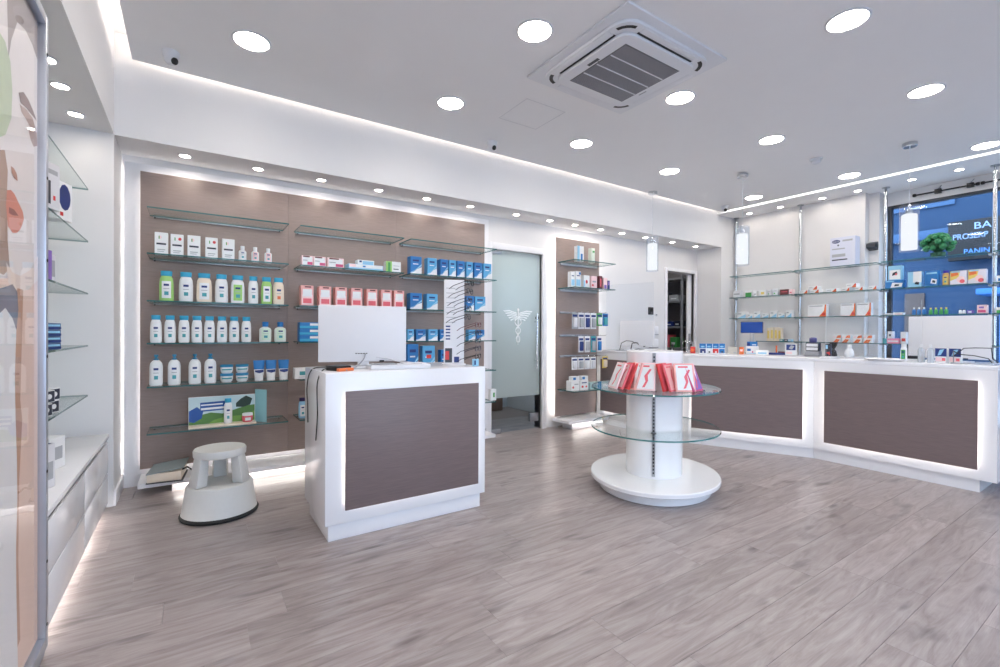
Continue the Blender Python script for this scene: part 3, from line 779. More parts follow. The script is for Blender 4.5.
def bottle(label, cat, loc, w, h, d, m, capm, labelm=WHT, rotz=0., group=None, kind='flip', name='bottle', art=True):
    t = thing(name, label, cat, loc, rotz, group)
    r = w/2; sy = d/w
    if kind == 'flip':
        b = [(r*.86, 0), (r*.97, .006), (r, .03), (r*.99, h*.55), (r*.9, h*.74), (r*.72, h*.82), (r*.68, h*.835)]
        MB().lathe(b, 20, sy=sy).build('bottle_body', m, t)
        MB().lathe([(r*.74, h*.836), (r*.78, h*.845), (r*.8, h*.99), (r*.72, h)], 20, sy=sy).build('cap', capm, t)
    elif kind == 'pump':
        b = [(r*.88, 0), (r, .008), (r, h*.6), (r*.9, h*.72), (r*.6, h*.8), (r*.34, h*.825)]
        MB().lathe(b, 20, sy=sy).build('bottle_body', m, t)
        c = MB().lathe([(r*.4, h*.826), (r*.4, h*.875), (r*.2, h*.88), (r*.2, h*.93)], 16).build('pump_collar', capm, t)
        MB().lathe([(r*.3, h*.931), (r*.34, h*.94), (r*.32, h)], 14).box(-.006, .006, -r*.9, 0, h*.955, h*.985).build('pump_head', capm, c)
    elif kind == 'neck':
        b = [(r*.9, 0), (r, .006), (r, h*.6), (r*.85, h*.68), (r*.45, h*.74), (r*.42, h*.76)]
        MB().lathe(b, 18, sy=sy).build('bottle_body', m, t)
        MB().lathe([(r*.5, h*.761), (r*.52, h*.99), (r*.46, h)], 16).build('cap', capm, t)
    if art:
        mb = MB(); y = -d/2-.0008
        def patch(u0, u1, v0, v1, mi):
            n = 6; o = []
            for v in (v0, v1):
                for k in range(n+1):
                    u = u0+(u1-u0)*k/n; a = math.asin(max(-1, min(1, u)))
                    o.append((r*1.012*math.sin(a), -d/2*1.012*math.cos(a)-.0006*(mi+1), v*h))
            mb.add(o, [(k, k+1, n+2+k, n+1+k) for k in range(n)], mi)
        patch(-.62, .62, .1, .66, 0); patch(-.36, .36, .5, .57, 1); patch(-.28, .3, .2, .32, 2); patch(-.4, .4, .4, .42, 3)
        mb.build('label', [labelm, DBL, TEA if labelm is not BEI else ORG, GRY], t)
    return t

G = 4.2
# upper left shelf: white medicine cartons and little bottles
for i, (x, w, h) in enumerate([(-.185, .085, .16), (-.091, .084, .157), (.013, .087, .16), (.125, .086, .158), (.236, .089, .159)]):
    pr_ = [(INK, rc(.14, .86, .44, .52)), (RED if i % 2 else LPK, disc(.72 if i % 2 else .4, .78, .13, .55)), (GRN, rc(.3, .38, .7, .84)), (GRY, rc(.2, .8, .2, .24)), (GRY, rc(.2, .7, .12, .15))]
    carton('white carton with black stripe and %s, %s on upper left shelf' % ('red seal' if i % 2 else 'small print', which(i, 5)), 'box', (x, G, SHZ[1]), w*.93, h, .07, WHT, pr_, group='white cartons on the upper left shelf')
for i, x in enumerate((.335, .424, .518)):
    bottle('tiny white bottle beside the white cartons, %s of three' % ('left', 'middle', 'right')[i], 'bottle', (x, G, SHZ[1]), .055, .12, .045, WHT, WHT, WHT if i == 0 else LPK, kind='neck', group='tiny white bottles')
# second shelf: eight fat shampoo bottles
sh = [(-.155, .088, LGR, WHT, 'green'), (-.036, .09, WHT, WHT, 'white'), (.079, .1, BEI, WHT, 'beige'), (.192, .088, WHT, WHT, 'white'), (.302, .095, WHT, LGR, 'white with pale green label'), (.411, .073, WHT, WHT, 'slim white'), (.507, .082, LGR, WHT, 'green'), (.596, .084, BEI, BEI, 'cream')]
for i, (x, w, m, lm, c) in enumerate(sh):
    bottle('%s body wash bottle with cyan cap, %s of eight' % (c, which(i, 8)), 'bottle', (x, G, SHZ[2]), w, .222, .05, m, CYN, lm, group='body wash bottles')
for i, x in enumerate((-.217, -.133, -.048, .033, .114, .196, .278, .363)):
    bottle('white shampoo bottle with light blue cap, %s of eight alike' % which(i, 8), 'bottle', (x, G, SHZ[3]), .07, .2, .045, WHT, CYN, WHT, group='white shampoo bottles')
for i, x in enumerate((.499, .61)):
    bottle('short wide white bottle with small blue cap, %s of the pair' % ('left', 'right')[i], 'bottle', (x, G, SHZ[3]), .09, .163, .05, mat('pack milk', (226, 236, 230), .35), BLU, pmat('mint', (214, 236, 218)), kind='neck', group='short wide bottles')
for i, x in enumerate((-.215, -.107, .02, .12)):
    bottle('tall white lotion bottle with blue pump, %s of four' % which(i, 4), 'bottle', (x, G, SHZ[4]), .079, .224, .055, WHT, pmat('pump blue', (40, 130, 170)), WHT, kind='pump', group='pump lotion bottles')
def jar(label, loc):
    t = thing('cream_jar', label, 'jar', loc, 0, 'white cream jars')
    MB().lathe([(.03, 0), (.04, .012), (.043, .035), (.042, .048)], 24).build('jar_body', WHT, t)
    MB().lathe([(.044, .0485), (.045, .052), (.045, .064), (.042, .067)], 24).build('lid', pmat('lid blue', (48, 140, 186)), t)
    mb = MB(); n = 8
    mb.add([(.0438*math.sin(a), -.0438*math.cos(a), z) for z in (.026, .036) for a in [R(-50+100*k/n) for k in range(n+1)]], [(k, k+1, n+2+k, n+1+k) for k in range(n)])
    mb.build('label', TEA, t)
for i, x in enumerate((.228, .334)):
    for j in range(2): jar('white cream jar with blue lid, %s jar of the %s stack' % (('bottom', 'top')[j], ('left', 'right')[i]), (x, G, SHZ[4]+j*.0685))
for i, x in enumerate((.454, .541, .636)):
    t = thing('cream_tube', 'blue and white cream tube standing on its cap, %s of three' % ('left', 'middle', 'right')[i], 'tube', (x, G, SHZ[4]), 0, 'cream tubes')
    w = .042
    m = MB()
    for z, a, b in ((.035, .032, .024), (.09, .037, .016), (.163, .042, .002)):
        m.v += [(a*math.cos(6.2832*k/16), b*math.sin(6.2832*k/16), z) for k in range(16)]
    for r_ in range(2):
        for k in range(16): m.f.append((r_*16+k, r_*16+(k+1) % 16, r_*16+16+(k+1) % 16, r_*16+16+k)); m.m.append(r_)
    m.f.append(tuple(range(16))[::-1]); m.m.append(0); m.f.append(tuple(range(32, 48))); m.m.append(1)
    m.build('tube_body', [WHT, BLU], t)
    MB().lathe([(.03, 0), (.031, .004), (.031, .034)], 18, sy=.75).build('cap', WHT, t)
    MB().face([(-.03, -.0225, .07), (.0, -.024, .06), (.03, -.0225, .068), (.032, -.0185, .088), (-.032, -.0185, .084)]).build('label', DBL, t)
# display card with landscape picture on the lowest shelf
dc2 = thing('display_card', 'cardboard display with green hill picture on lowest left shelf', 'display card', (.205, 4.24, SHZ[5]))
MB().box(-.225, .225, .0, .004, .012, .225).build('back_card', WHT, dc2)
MB().box(-.225, .225, -.1, .004, 0, .012).build('tray', BEI, dc2, .002)
MB().prism([(.225, .0), (.229, .0), (.3, -.09), (.296, -.092)], .0, .262).build('side_flap', pmat('flap', (150, 204, 214)), dc2)
pp = MB()
def pic(pts, mi, k): pp.face([(x, -.0004*k-.0003, z) for x, z in pts], mi)
pic([(-.222, .014), (.222, .014), (.222, .222), (-.222, .222)], 0, 1)
pic([(-.222, .014), (.222, .014), (.222, .14), (.16, .135), (.08, .11), (.0, .085), (-.08, .1), (-.15, .085), (-.222, .1)], 1, 2)
pic([(-.1, .014), (.222, .014), (.222, .09), (.12, .06), (.02, .06), (-.06, .04)], 2, 3)
pic([(.09, .13), (.14, .125), (.19, .14), (.205, .19), (.16, .215), (.12, .19), (.09, .16)], 3, 3)
pic([(-.222, .04), (-.19, .03), (-.14, .06), (-.13, .11), (-.17, .15), (-.222, .12)], 4, 4)
pic([(-.15, .11), (.02, .115), (.02, .185), (-.15, .18)], 4, 5)
pic([(-.145, .122), (.015, .126), (.015, .142), (-.145, .138)], 5, 6); pic([(-.145, .155), (-.0, .158), (-.0, .168), (-.145, .165)], 5, 6)
pp.build('picture', [pmat('sky print', (198, 220, 226)), pmat('hill', (84, 130, 60)), pmat('meadow', (122, 168, 74)), pmat('pines', (34, 56, 44)), pmat('banner', (36, 84, 160)), WHT], dc2)
bottle('white bottle standing before the green hill picture', 'bottle', (.238, 4.19, SHZ[5]+.0125), .058, .195, .04, WHT, CYN, WHT)
t = thing('sample_jar', 'small red jar on the display card tray', 'jar', (.372, 4.19, SHZ[5]+.0125))
MB().lathe([(.03, 0), (.038, .01), (.04, .04), (.036, .05)], 20).build('jar_body', ROS, t)
MB().lathe([(.038, .0505), (.038, .066), (.034, .069)], 20).build('lid', WHT, t)
MB().face([(-.02, -.0402, .015), (.02, -.0402, .015), (.02, -.0402, .038), (-.02, -.0402, .038)]).build('label', WHT, t)

# middle section
for i, (x, w) in enumerate(((.813, .09), (.912, .1), (1.045, .14))):
    carton('low pink and white packet on upper middle shelf, %s of three' % ('left', 'middle', 'right')[i], 'box', (x, G, SHZ[1]), w, .086, .07, LPK, [(WHT, rc(.08, .92, .1, .9)), (BRN, rc(.12, .7, .84, .97)), (MAG, rc(.5, .95, .12, .4)), (GRY, rc(.12, .5, .5, .58))], group='low pink packets')
carton('long flat pale blue box lying on upper middle shelf', 'box', (1.3, G-.02, SHZ[1]), .31, .045, .12, LBL, [(WHT, rc(.02, .98, .3, .95)), (BLU, rc(.4, .48, .45, .75)), (LPK, rc(.02, .2, .4, .9))])
carton('white box with navy print lying on the pale blue box', 'box', (1.31, G, SHZ[1]+.0455), .15, .045, .08, WHT, [(DBL, rc(.1, .25, .5, .85)), (LBL, rc(.3, .95, .1, .8))])
carton('white carton with green stripe at the end of upper middle shelf', 'box', (1.572, G, SHZ[1]), .145, .102, .06, WHT, [(LGR, rc(.0, .4, .0, 1.)), (GRN, rc(.14, .3, .1, .9)), (INK, rc(.5, .85, .28, .36)), (GRY, rc(.5, .9, .6, .64))])
for i, x in enumerate((.812, .957, 1.092, 1.228, 1.366, 1.503, 1.625)):
    carton('pink carton with white front label, %s in the row of seven' % which(i, 7), 'box', (x, G, SHZ[2]), .1, .17, .085, PNK, [(LPK, rc(.08, .92, .05, .55)), (WHT, rc(.14, .86, .45, .82)), (ROS, rc(.16, .84, .12, .36)), (BRN, rc(.3, .8, .9, .96))], group='pink cartons', top=ORG)
for j in range(3):
    carton('blue flat box, %s of the stack left of the monitor' % ('bottom', 'middle', 'top')[j], 'box', (.832, G, SHZ[3]+j*.0545), .16, .054, .1, BLU, [(CYN, rc(.0, 1, .1, .45)), (WHT, rc(.5, .96, .5, .85))], group='blue flat boxes')
carton('white carton with teal label left of the till counter top', 'box', (.79, G, SHZ[4]), .15, .09, .09, WHT, [(TEA, rc(.25, .9, .35, .7)), (GRY, rc(.2, .9, .15, .2))])
carton('low white packet tucked beside the teal labelled carton', 'box', (.70+.225, G+.01, SHZ[4]), .1, .055, .08, LGREY, [(GRY, rc(.1, .9, .3, .5))])
t = bottle('small box-shaped bottle with dark purple cap on lowest shelf', 'bottle', (.782, G, SHZ[5]), .06, .17, .055, LBL, pmat('cap purple', (50, 36, 90)), WHT, kind='flip')

# right section: blue plaster boxes
def blue(label, loc, w, h, d, rot=0., v=0, group='blue plaster boxes'):
    base = (BLU, pmat('sky blue', (90, 170, 220)))[v % 2]
    pr_ = [(WHT, [(0, 0), (1, 0), (1, .42), (.6, .3), (.3, .12), (0, .06)]), (LBL, [(0, .1), (.35, .2), (.7, .42), (1, .6), (1, .48), (.65, .33), (.3, .15), (0, .07)]), (DBL, rc(.2, .75, .72, .82)), (WHT, rc(.22, .7, .55, .6))]
    return carton(label, 'box', loc, w, h, d, base, pr_, rot, group)
s2 = [(1.795, .115), (1.965, .1), (2.095, .082), (2.19, .076), (2.285, .086), (2.388, .076), (2.49, .092), (2.605, .098)]
for i, (x, w) in enumerate(s2): blue('blue carton with white swoosh, %s of eight on upper right shelf' % which(i, 8), (x, G, SHZ[1]), w, .17, .08, 0, i)
for i, (x, w, lb) in enumerate(((1.795, .12, 'just right of the monitor'), (1.965, .115, 'left of the spectacle rack'), (2.40, .085, 'right of the spectacle rack'), (2.52, .12, 'last at the panel edge'))):
    blue('blue carton on third shelf, %s' % lb, (x, G, SHZ[2]), w, .155, .09, R(-6 if i > 1 else 0), i)
for i, (x, w, lb) in enumerate(((1.745, .065, 'half hidden by the monitor edge'), (1.85, .1, 'second from the monitor'), (1.98, .1, 'third from the monitor'), (2.085, .06, 'touching the spectacle rack'), (2.425, .08, 'just right of the spectacle rack'), (2.53, .09, 'last on the right'))):
    blue('blue and white packet on fourth shelf, %s' % lb, (x, G, SHZ[3]), w, .112, .07, 0, i+1)
for i, (x, w, h, lb) in enumerate(((1.765, .12, .28, 'leaning beside the monitor'), (1.935, .13, .262, 'with a red badge'), (2.1, .07, .22, 'beside the spectacle rack'))):
    c = blue('tall blue carton on fifth shelf %s' % lb, (x, G, SHZ[4]), w, h, .07, R(8 if i == 0 else 0), i)
    if i == 1: MB().face([(-.025, -.0362, .14), (.025, -.0362, .14), (.025, -.0362, .175), (-.025, -.0362, .175)]).build('badge', RED, c)
carton('tiny white packet with green mark low at the panel end', 'box', (2.70, 4.2, SHZ[5]+.0), .07, .12, .05, WHT, [(GRN, rc(.4, .7, .3, .7))])

# tower goods
carton('white carton with blue figure on top tower shelf', 'box', (4.0, 4.25, 2.07), .11, .19, .06, WHT, [(LBL, rc(0, .35, 0, 1)), (BLU, rc(.5, .8, .1, .5))])
carton('slim pale green carton on top tower shelf', 'box', (4.215, 4.25, 2.07), .06, .185, .06, pmat('pale mint', (226, 236, 222)), [(GRN, rc(.3, .9, .7, .82))])
for i, (x, w, h, m, pr_, lb) in enumerate(((3.855, .062, .19, WHT, [(LBL, rc(.1, .9, .1, .5)), (DBL, rc(.2, .8, .7, .76))], 'white carton with light blue foot, leftmost on second tower shelf'),
    (3.945, .085, .2, WHT, [(LBL, rc(.1, .9, .1, .5)), (DBL, rc(.2, .8, .7, .76)), (BLU, rc(.6, .95, .8, .95))], 'taller white carton with blue corner on second tower shelf'),
    (4.085, .1, .16, WHT, [(RED, disc(.5, .5, .18, .8)), (LBL, rc(0, .2, .1, .6))], 'white carton with red heart mark on second tower shelf'),
    (4.215, .1, .16, LPK, [(GRY, rc(.2, .8, .5, .62)), (RED, rc(.1, .4, .2, .35))], 'pale pink carton on second tower shelf'),
    (4.33, .055, .17, BRN, [(ROS, rc(.3, .7, .2, .8))], 'dark red slim carton on second tower shelf'),
    (4.415, .07, .15, LPK, [(PUR, rc(.2, .8, .1, .4))], 'pink and lilac carton on second tower shelf'),
    (4.475, .04, .12, DBL, [(PUR, rc(.1, .9, .5, .9))], 'small navy carton at right end of second tower shelf'))):
    carton(lb, 'box', (x, 4.23, 1.742), w, h, .06, m, pr_)
def blister(label, loc, w, h, m, m2, group):
    t = thing('hanging_pack', label, 'hanging pack', loc, 0, group)
    MB().box(-w/2, w/2, -.002, .002, -h, 0).build('card', m, t)
    MB().box(-w*.32, w*.32, -.02, -.0021, -h*.9, -h*.32).build('blister', m2, t, .006)
    MB().box(-w*.4, w*.4, -.0028, -.0021, -h*.26, -h*.12).build('header_print', DBL, t)
    return t
TR = (3.895, 4.0, 4.105, 4.21, 4.315, 4.42)
cs = [(GRY, LGREY), (LGREY, GRY), (LGREY, DBL), (WHT, GRY), (GRN, WHT), (BLU, TEA)]
for i in range(6): blister('hanging blister pack on the top tower hooks, %s of six' % which(i, 6), (T0+.12+i*.105, 4.205, 1.436), .095, .2 if i < 4 else .16, *cs[i], 'packs on top tower hooks')
cs = [(LGREY, DBL), (WHT, GRY), (TEA, GRY), (LGREY, BLU)]
for k, i in enumerate((1, 2, 3, 4)): blister('hanging slim pack on the middle tower hooks, %s of four' % which(k, 4), (T0+.12+i*.105, 4.205, 1.146), .085, .2, *cs[k], 'packs on middle tower hooks')
cs = [(WHT, LGREY), (WHT, GRY), (LGREY, WHT), (WHT, LGREY), (YEL, BEI)]
for k, i in enumerate((0, 1, 2, 3, 5)): blister('short white pack on the lowest tower hooks, %s of five' % which(k, 5), (T0+.12+i*.105, 4.205, .886), .095, .15, *cs[k], 'packs on lowest tower hooks')
for i, (x, w, h, m, pr_, lb) in enumerate(((3.88, .13, .12, WHT, [(RED, disc(.25, .35, .12)), (GRY, rc(.4, .9, .6, .7))], 'white first aid box with red dot, left on low tower shelf'), (4.03, .14, .12, WHT, [(RED, disc(.3, .35, .12)), (RED, disc(.75, .35, .1)), (DBL, rc(.2, .8, .7, .8))], 'white first aid box with two red dots on low tower shelf'), (4.22, .17, .085, pmat('pale teal', (186, 216, 216)), [(TEA, rc(.1, .9, .2, .6))], 'pale teal packet on low tower shelf'), (4.4, .15, .08, TEA, [(WHT, rc(.2, .8, .3, .7))], 'darker teal packet at end of low tower shelf'))):
    carton(lb, 'box', (x, 4.22, .483), w, h, .09, m, pr_)
for i, x in enumerate((3.88, 4.03)): carton('small white box stacked on the %s first aid box' % ('left', 'right')[i], 'box', (x+.02, 4.22, .6035), .11, .05, .07, WHT, [(BLU, rc(.1, .5, .2, .8))])

# pink stocking packets on the round stand
def packet(label, u, v, yaw, lean, m, m2):
    f_ = Vector((gx, gy)).normalized(); rg = Vector((f_.y, -f_.x))
    pos = Vector((gx, gy))+rg*u-f_*v
    t = thing('stocking_packet', label, 'packet', (pos.x, pos.y, .7765), math.atan2(rg.y, rg.x)+R(yaw), 'pink stocking packets on the round stand')
    w, h = .145, .205
    b = MB().box(-w/2, w/2, -.0075, .0075, 0, h).build('envelope', m, t, .003)
    b.rotation_euler.x = R(-lean)
    f = MB()
    f.face([(-w*.42, -.0079, h*.06), (w*.42, -.0079, h*.06), (w*.42, -.0079, h*.94), (-w*.42, -.0079, h*.94)], 0)
    f.face([(-w*.3, -.0083, h*.84), (w*.2, -.0083, h*.84), (w*.2, -.0083, h*.9), (-w*.3, -.0083, h*.9)], 1)
    f.face([(-.02, -.0083, h*.1), (.0, -.0083, h*.12), (.022, -.0083, h*.35), (.018, -.0083, h*.55), (.045, -.0083, h*.76), (.03, -.0083, h*.78), (-.006, -.0083, h*.52), (.004, -.0083, h*.33)], 1)
    f.build('front_print', [m2, ROS], b)['kind'] = 'stuff'
for i, (u, v, yaw, lean, m, m2, lb) in enumerate(((-.30, .24, -62, 22, LPK, WHT, 'outermost, pale pink'), (-.255, .25, -62, 22, ROS, LPK, 'second, rose'), (-.21, .26, -62, 20, RED, ROS, 'third, red'), (-.165, .27, -62, 18, PNK, LPK, 'fourth, soft pink'), (-.065, .33, -6, 14, LPK, WHT, 'facing forward with a leg picture'))):
    packet('stocking packet left of the slotted rail, %s' % lb, u, v, yaw, lean, m, m2)
for i, (u, v, yaw, lean, m, m2, lb) in enumerate(((.095, .30, 64, 16, RED, ROS, 'nearest the rail, red'), (.14, .295, 64, 18, ROS, PNK, 'second, rose'), (.215, .30, 22, 15, PNK, WHT, 'turned forward with a leg picture'), (.255, .25, 40, 19, LPK, WHT, 'pale pink behind the leg picture'), (.30, .23, 60, 22, MAG, PUR, 'outermost, purple pink'))):
    packet('stocking packet right of the slotted rail, %s' % lb, u, v, yaw, lean, m, m2)

# binder on the base ledge
bn = thing('binder', 'grey blue binder with cream pages lying on the white ledge', 'binder', (-.145, 4.255, .0985), R(-6))
MB().box(-.11, .11, -.15, .15, 0, .006).build('back_cover', DARK, bn)
MB().box(-.105, .1, -.145, .145, .0065, .07).build('page_block', BEI, bn, .004)
c = MB().box(-.11, .115, -.15, .15, 0, .006).build('front_cover', mat('binder grey', (148, 160, 164), .4), bn); c.location = (0, 0, .078); c.rotation_euler.y = R(-7)
MB().tube([(.1, -.1, .07), (.13, -.1, .085), (.16, -.1, .06)], .006, 8).build('clasp', BLACK, bn)

# left niche goods
for lb, x, y, z, w, h, d, m, pr_ in (
    ('clear topped box of dark printed packets on second niche shelf', -.62, 3.02, NZ[1], .16, .22, .12, LGREY, [(INK, rc(.05, .6, .1, .6)), (GRY, rc(.1, .9, .75, .85)), (RED, rc(.7, .8, .2, .3))]),
    ('rounded blue and white pouch on second niche shelf', -.6, 3.32, NZ[1], .12, .2, .09, WHT, [(DBL, disc(.5, .6, .38, .9)), (RED, rc(.2, .4, .1, .2))]),
    ('purple and white pouch on third niche shelf', -.62, 2.98, NZ[2], .15, .14, .08, PUR, [(LPK, [(0, 0), (.6, 0), (.3, 1), (0, 1)])]),
    ('slim white can on third niche shelf', -.61, 3.17, NZ[2], .06, .135, .06, LGREY, [(GRY, rc(.1, .9, .2, .8))]),
    ('dark box of fine print beside the niche stack', -.62, 2.7, NZ[2], .1, .13, .08, INK, [(GRY, rc(.1, .9, .3, .5))]),
    ('low white stack of packets on fifth niche shelf', -.6, 2.9, NZ[4], .06, .08, .08, LGREY, [(GRY, rc(.1, .9, .3, .5))])):
    carton(lb, 'box', (x, y, z), w, h, d, m, pr_, R(70))
for j in range(4):
    carton('blue striped flat box on fourth niche shelf, %s of the stack' % ('lowest', 'second', 'third', 'topmost')[j], 'box', (-.66, 3.13, NZ[3]+j*.033), .2, .0325, .16, pmat('steel blue', (74, 104, 150)), [(DBL, rc(.0, 1, .1, .4)), (LBL, rc(.4, .95, .5, .8))], R(72), 'blue flat boxes in the niche')
for j, (y, zz, lb) in enumerate(((3.1, 0, 'front of the lower pair'), (3.24, 0, 'back of the lower pair'), (3.15, .0605, 'on top, front'), (3.26, .0605, 'on top, back'))):
    carton('small black and white cube box on fifth niche shelf, %s' % lb, 'box', (-.62, y, NZ[4]), .07, .06, .08, WHT, [(INK, rc(.06, .94, .06, .94)), (WHT, disc(.5, .5, .22))], R(65), 'black and white cube boxes') if zz == 0 else carton('small black and white cube box %s of the niche pile' % lb, 'box', (-.62, y, NZ[4]+zz), .07, .06, .08, WHT, [(INK, rc(.06, .94, .06, .94)), (WHT, disc(.5, .5, .22))], R(65), 'black and white cube boxes')
carton('white carton with deep blue top at the front of the drawer cabinet', 'box', (-.585, 2.73, .5125), .13, .19, .14, LGREY, [(GRY, rc(.1, .9, .2, .6)), (INK, rc(.3, .5, .5, .8))], R(70), top=DBL)
carton('plain white carton behind the blue topped one on the cabinet', 'box', (-.595, 3.12, .5125), .11, .155, .1, WHT, [(GRY, rc(.2, .8, .3, .7))], R(70))

# ------------------------------------------------------------------ things on the till island
def monitor(label, loc, rotz, w, h, z0, group=None):
    t = thing('monitor', label, 'monitor', loc, rotz, group)
    MB().box(-w/2, w/2, -.012, .012, z0, z0+h).build('back_shell', mat('monitor white', (226, 226, 230), .4, var=.01), t, .006)
    MB().box(-w/2+.008, w/2-.008, .0121, .014, z0+.02, z0+h-.008).build('screen', mat('dark screen', (18, 20, 24), .15), t)
    MB().box(-.035, .035, -.008, .008, .012, z0-.0005).build('stand_neck', LGREY, t, .003)
    MB().box(-w*.27, w*.27, -.1, .1, 0, .0115).build('stand_foot', LGREY, t, .004)
    p = MB()
    for k in range(5): p.box(-.05+k*.016, -.04+k*.016, -.0135, -.0121, z0+.05, z0+.056)
    p.build('ports', BLACK, t)
    MB().box(.1, .13, -.016, -.0121, z0-.002, z0+.008).build('power_button', BLACK, t)
    return t
monitor('white flat monitor seen from behind on the till island', (.925, 2.985, .9605), R(-14), .545, .36, .04)
t = thing('receipt_tray', 'pale grey tray base on the till island beside the monitor', 'tray', (1.1, 2.82, .9605), R(-6))
MB().box(-.19, .19, -.075, .075, 0, .028).build('tray_body', LGREY, t, .006)
MB().box(-.17, -.02, -.05, .05, .0285, .034).build('lid', GREY, t, .003)
MB().box(.02, .17, -.05, .05, .0285, .034).build('slot_cover', LGREY, t, .003)
t = thing('card_reader', 'small black card terminal with orange edge on the till island', 'card terminal', (.735, 2.86, .9605), R(20))
MB().box(-.05, .05, -.06, .06, 0, .03).build('terminal_body', BLACK, t, .006)
MB().box(-.055, .05, -.085, -.062, 0, .018).build('paper_slot', ORG, t, .003)
def cable(label, pts, r=.0035, m=None, name='cable'):
    P_ = [Vector(p) for p in pts]; out = []
    for i in range(len(P_)-1):
        p0, p1, p2, p3 = P_[max(i-1, 0)], P_[i], P_[i+1], P_[min(i+2, len(P_)-1)]
        for k in range(8):
            u = k/8; out.append(.5*((2*p1)+(p2-p0)*u+(2*p0-5*p1+4*p2-p3)*u*u+(-p0+3*p1-3*p2+p3)*u**3))
    out.append(P_[-1])
    o = MB().tube(out, r, 6).build(name, m or BLACK); tag(o, label, 'cable'); return o
cable('black cable looping over the left edge of the till island', [(.80, 2.93, .967), (.70, 2.90, .97), (.645, 2.86, .964), (.612, 2.84, .90), (.608, 2.83, .80), (.611, 2.835, .70), (.612, 2.88, .55)])
cable('thin dark cable hanging in a loop behind the till corner', [(.72, 3.0, .972), (.64, 3.03, .967), (.609, 3.05, .93), (.597, 3.06, .84), (.605, 3.08, .73), (.611, 3.1, .62)])
cable('grey cable running down from the monitor ports', [(.93, 2.96, 1.05), (.91, 2.93, 1.02), (.86, 2.9, .98), (.80, 2.86, .966), (.76, 2.77, .966)], .004, GREY)
cable('white cable trailing across the receipt tray', [(1.0, 2.955, 1.03), (1.06, 2.91, 1.02), (1.1, 2.84, 1.005), (1.16, 2.765, 1.0), (1.24, 2.735, .99)], .004, LGREY)

# spectacle rack
rk = thing('spectacle_rack', 'tall white rotating rack of reading glasses on the till island', 'spectacle rack', (1.555, 2.93, .9605), R(-8))
RW = mat('rack white', (232, 232, 236), .4, var=.01)
MB().lathe([(.085, 0), (.085, .008), (.07, .012)], 28).build('turntable', RW, rk)
tri = [(-.085, -.035), (.055, -.06), (.085, .04), (-.05, .075)]
MB().prism(tri, .0125, .6).build('rack_column', RW, rk, .003)
fp = MB()
def on_face(a, b, u0, u1, z0, z1, mi, k=1):
    a, b = Vector(a), Vector(b); n = Vector(((b-a).y, -(b-a).x)).normalized()*(.0006*k)
    p, q = a+(b-a)*u0+n, a+(b-a)*u1+n
    fp.face([(p.x, p.y, z0), (q.x, q.y, z0), (q.x, q.y, z1), (p.x, p.y, z1)], mi)
on_face(tri[0], tri[1], .05, .4, .02, .12, 0); on_face(tri[0], tri[1], .06, .25, .04, .1, 1, 2); on_face(tri[0], tri[1], .5, .75, .02, .06, 2)
for k in range(5): on_face(tri[0], tri[1], .08, .3, .18+k*.022, .19+k*.022, 2)
for k in range(8): on_face(tri[0], tri[1], .1, .55, .3+k*.034, .304+k*.034, 3)
on_face(tri[1], tri[2], .2, .8, .5, .54, 2); on_face(tri[1], tri[2], .3, .9, .36, .46, 4)
fp.build('rack_print', [DARK, RED, DBL, GRY, LBL], rk)['kind'] = 'stuff'
def spectacles(label, loc, rotz, m, group='reading glasses on the rack'):
    t = thing('spectacles', label, 'glasses', loc, rotz, group)
    for s in (-1, 1):
        r_ = MB().tube([(s*.034+.024*math.cos(6.2832*k/20), 0, .018*math.sin(6.2832*k/20)) for k in range(20)], .0022, 6, closed=True).build('rim', m, t)
        MB().lathe([(.0235, -.0005), (.0235, .0005)], 20, sy=.76).build('lens', PLEXI, t, loc=(s*.034, 0, 0)).rotation_euler.x = R(90)
        MB().tube([(s*.058, 0, .008), (s*.06, .03, .002), (s*.058, .105, -.022), (s*.056, .135, -.042)], .0022, 6).build('temple', m, t)
    MB().tube([(-.011, 0, .006), (0, -.002, .01), (.011, 0, .006)], .002, 6).build('bridge', m, t)
    return t
fm = [BLACK, DARK, INK, BLACK, DARK, BRN, BLACK, DARK, INK, BLACK]
for i in range(10):
    if i < 5: spectacles('dark reading glasses on the rack, %s from the top of the upper tier' % ORD[i], (1.585-.006*i, 2.745, 1.53-i*.058), R(40), fm[i])
    else: spectacles('dark reading glasses on the rack, %s from the top of the lower tier' % ORD[i-5], (1.645, 2.745, 1.245-(i-5)*.054), R(40), fm[i])
carton('small light blue packet at the foot of the spectacle rack', 'box', (1.622, 2.74, .9605), .04, .05, .025, LBL, [(DBL, rc(.1, .4, .2, .8))])

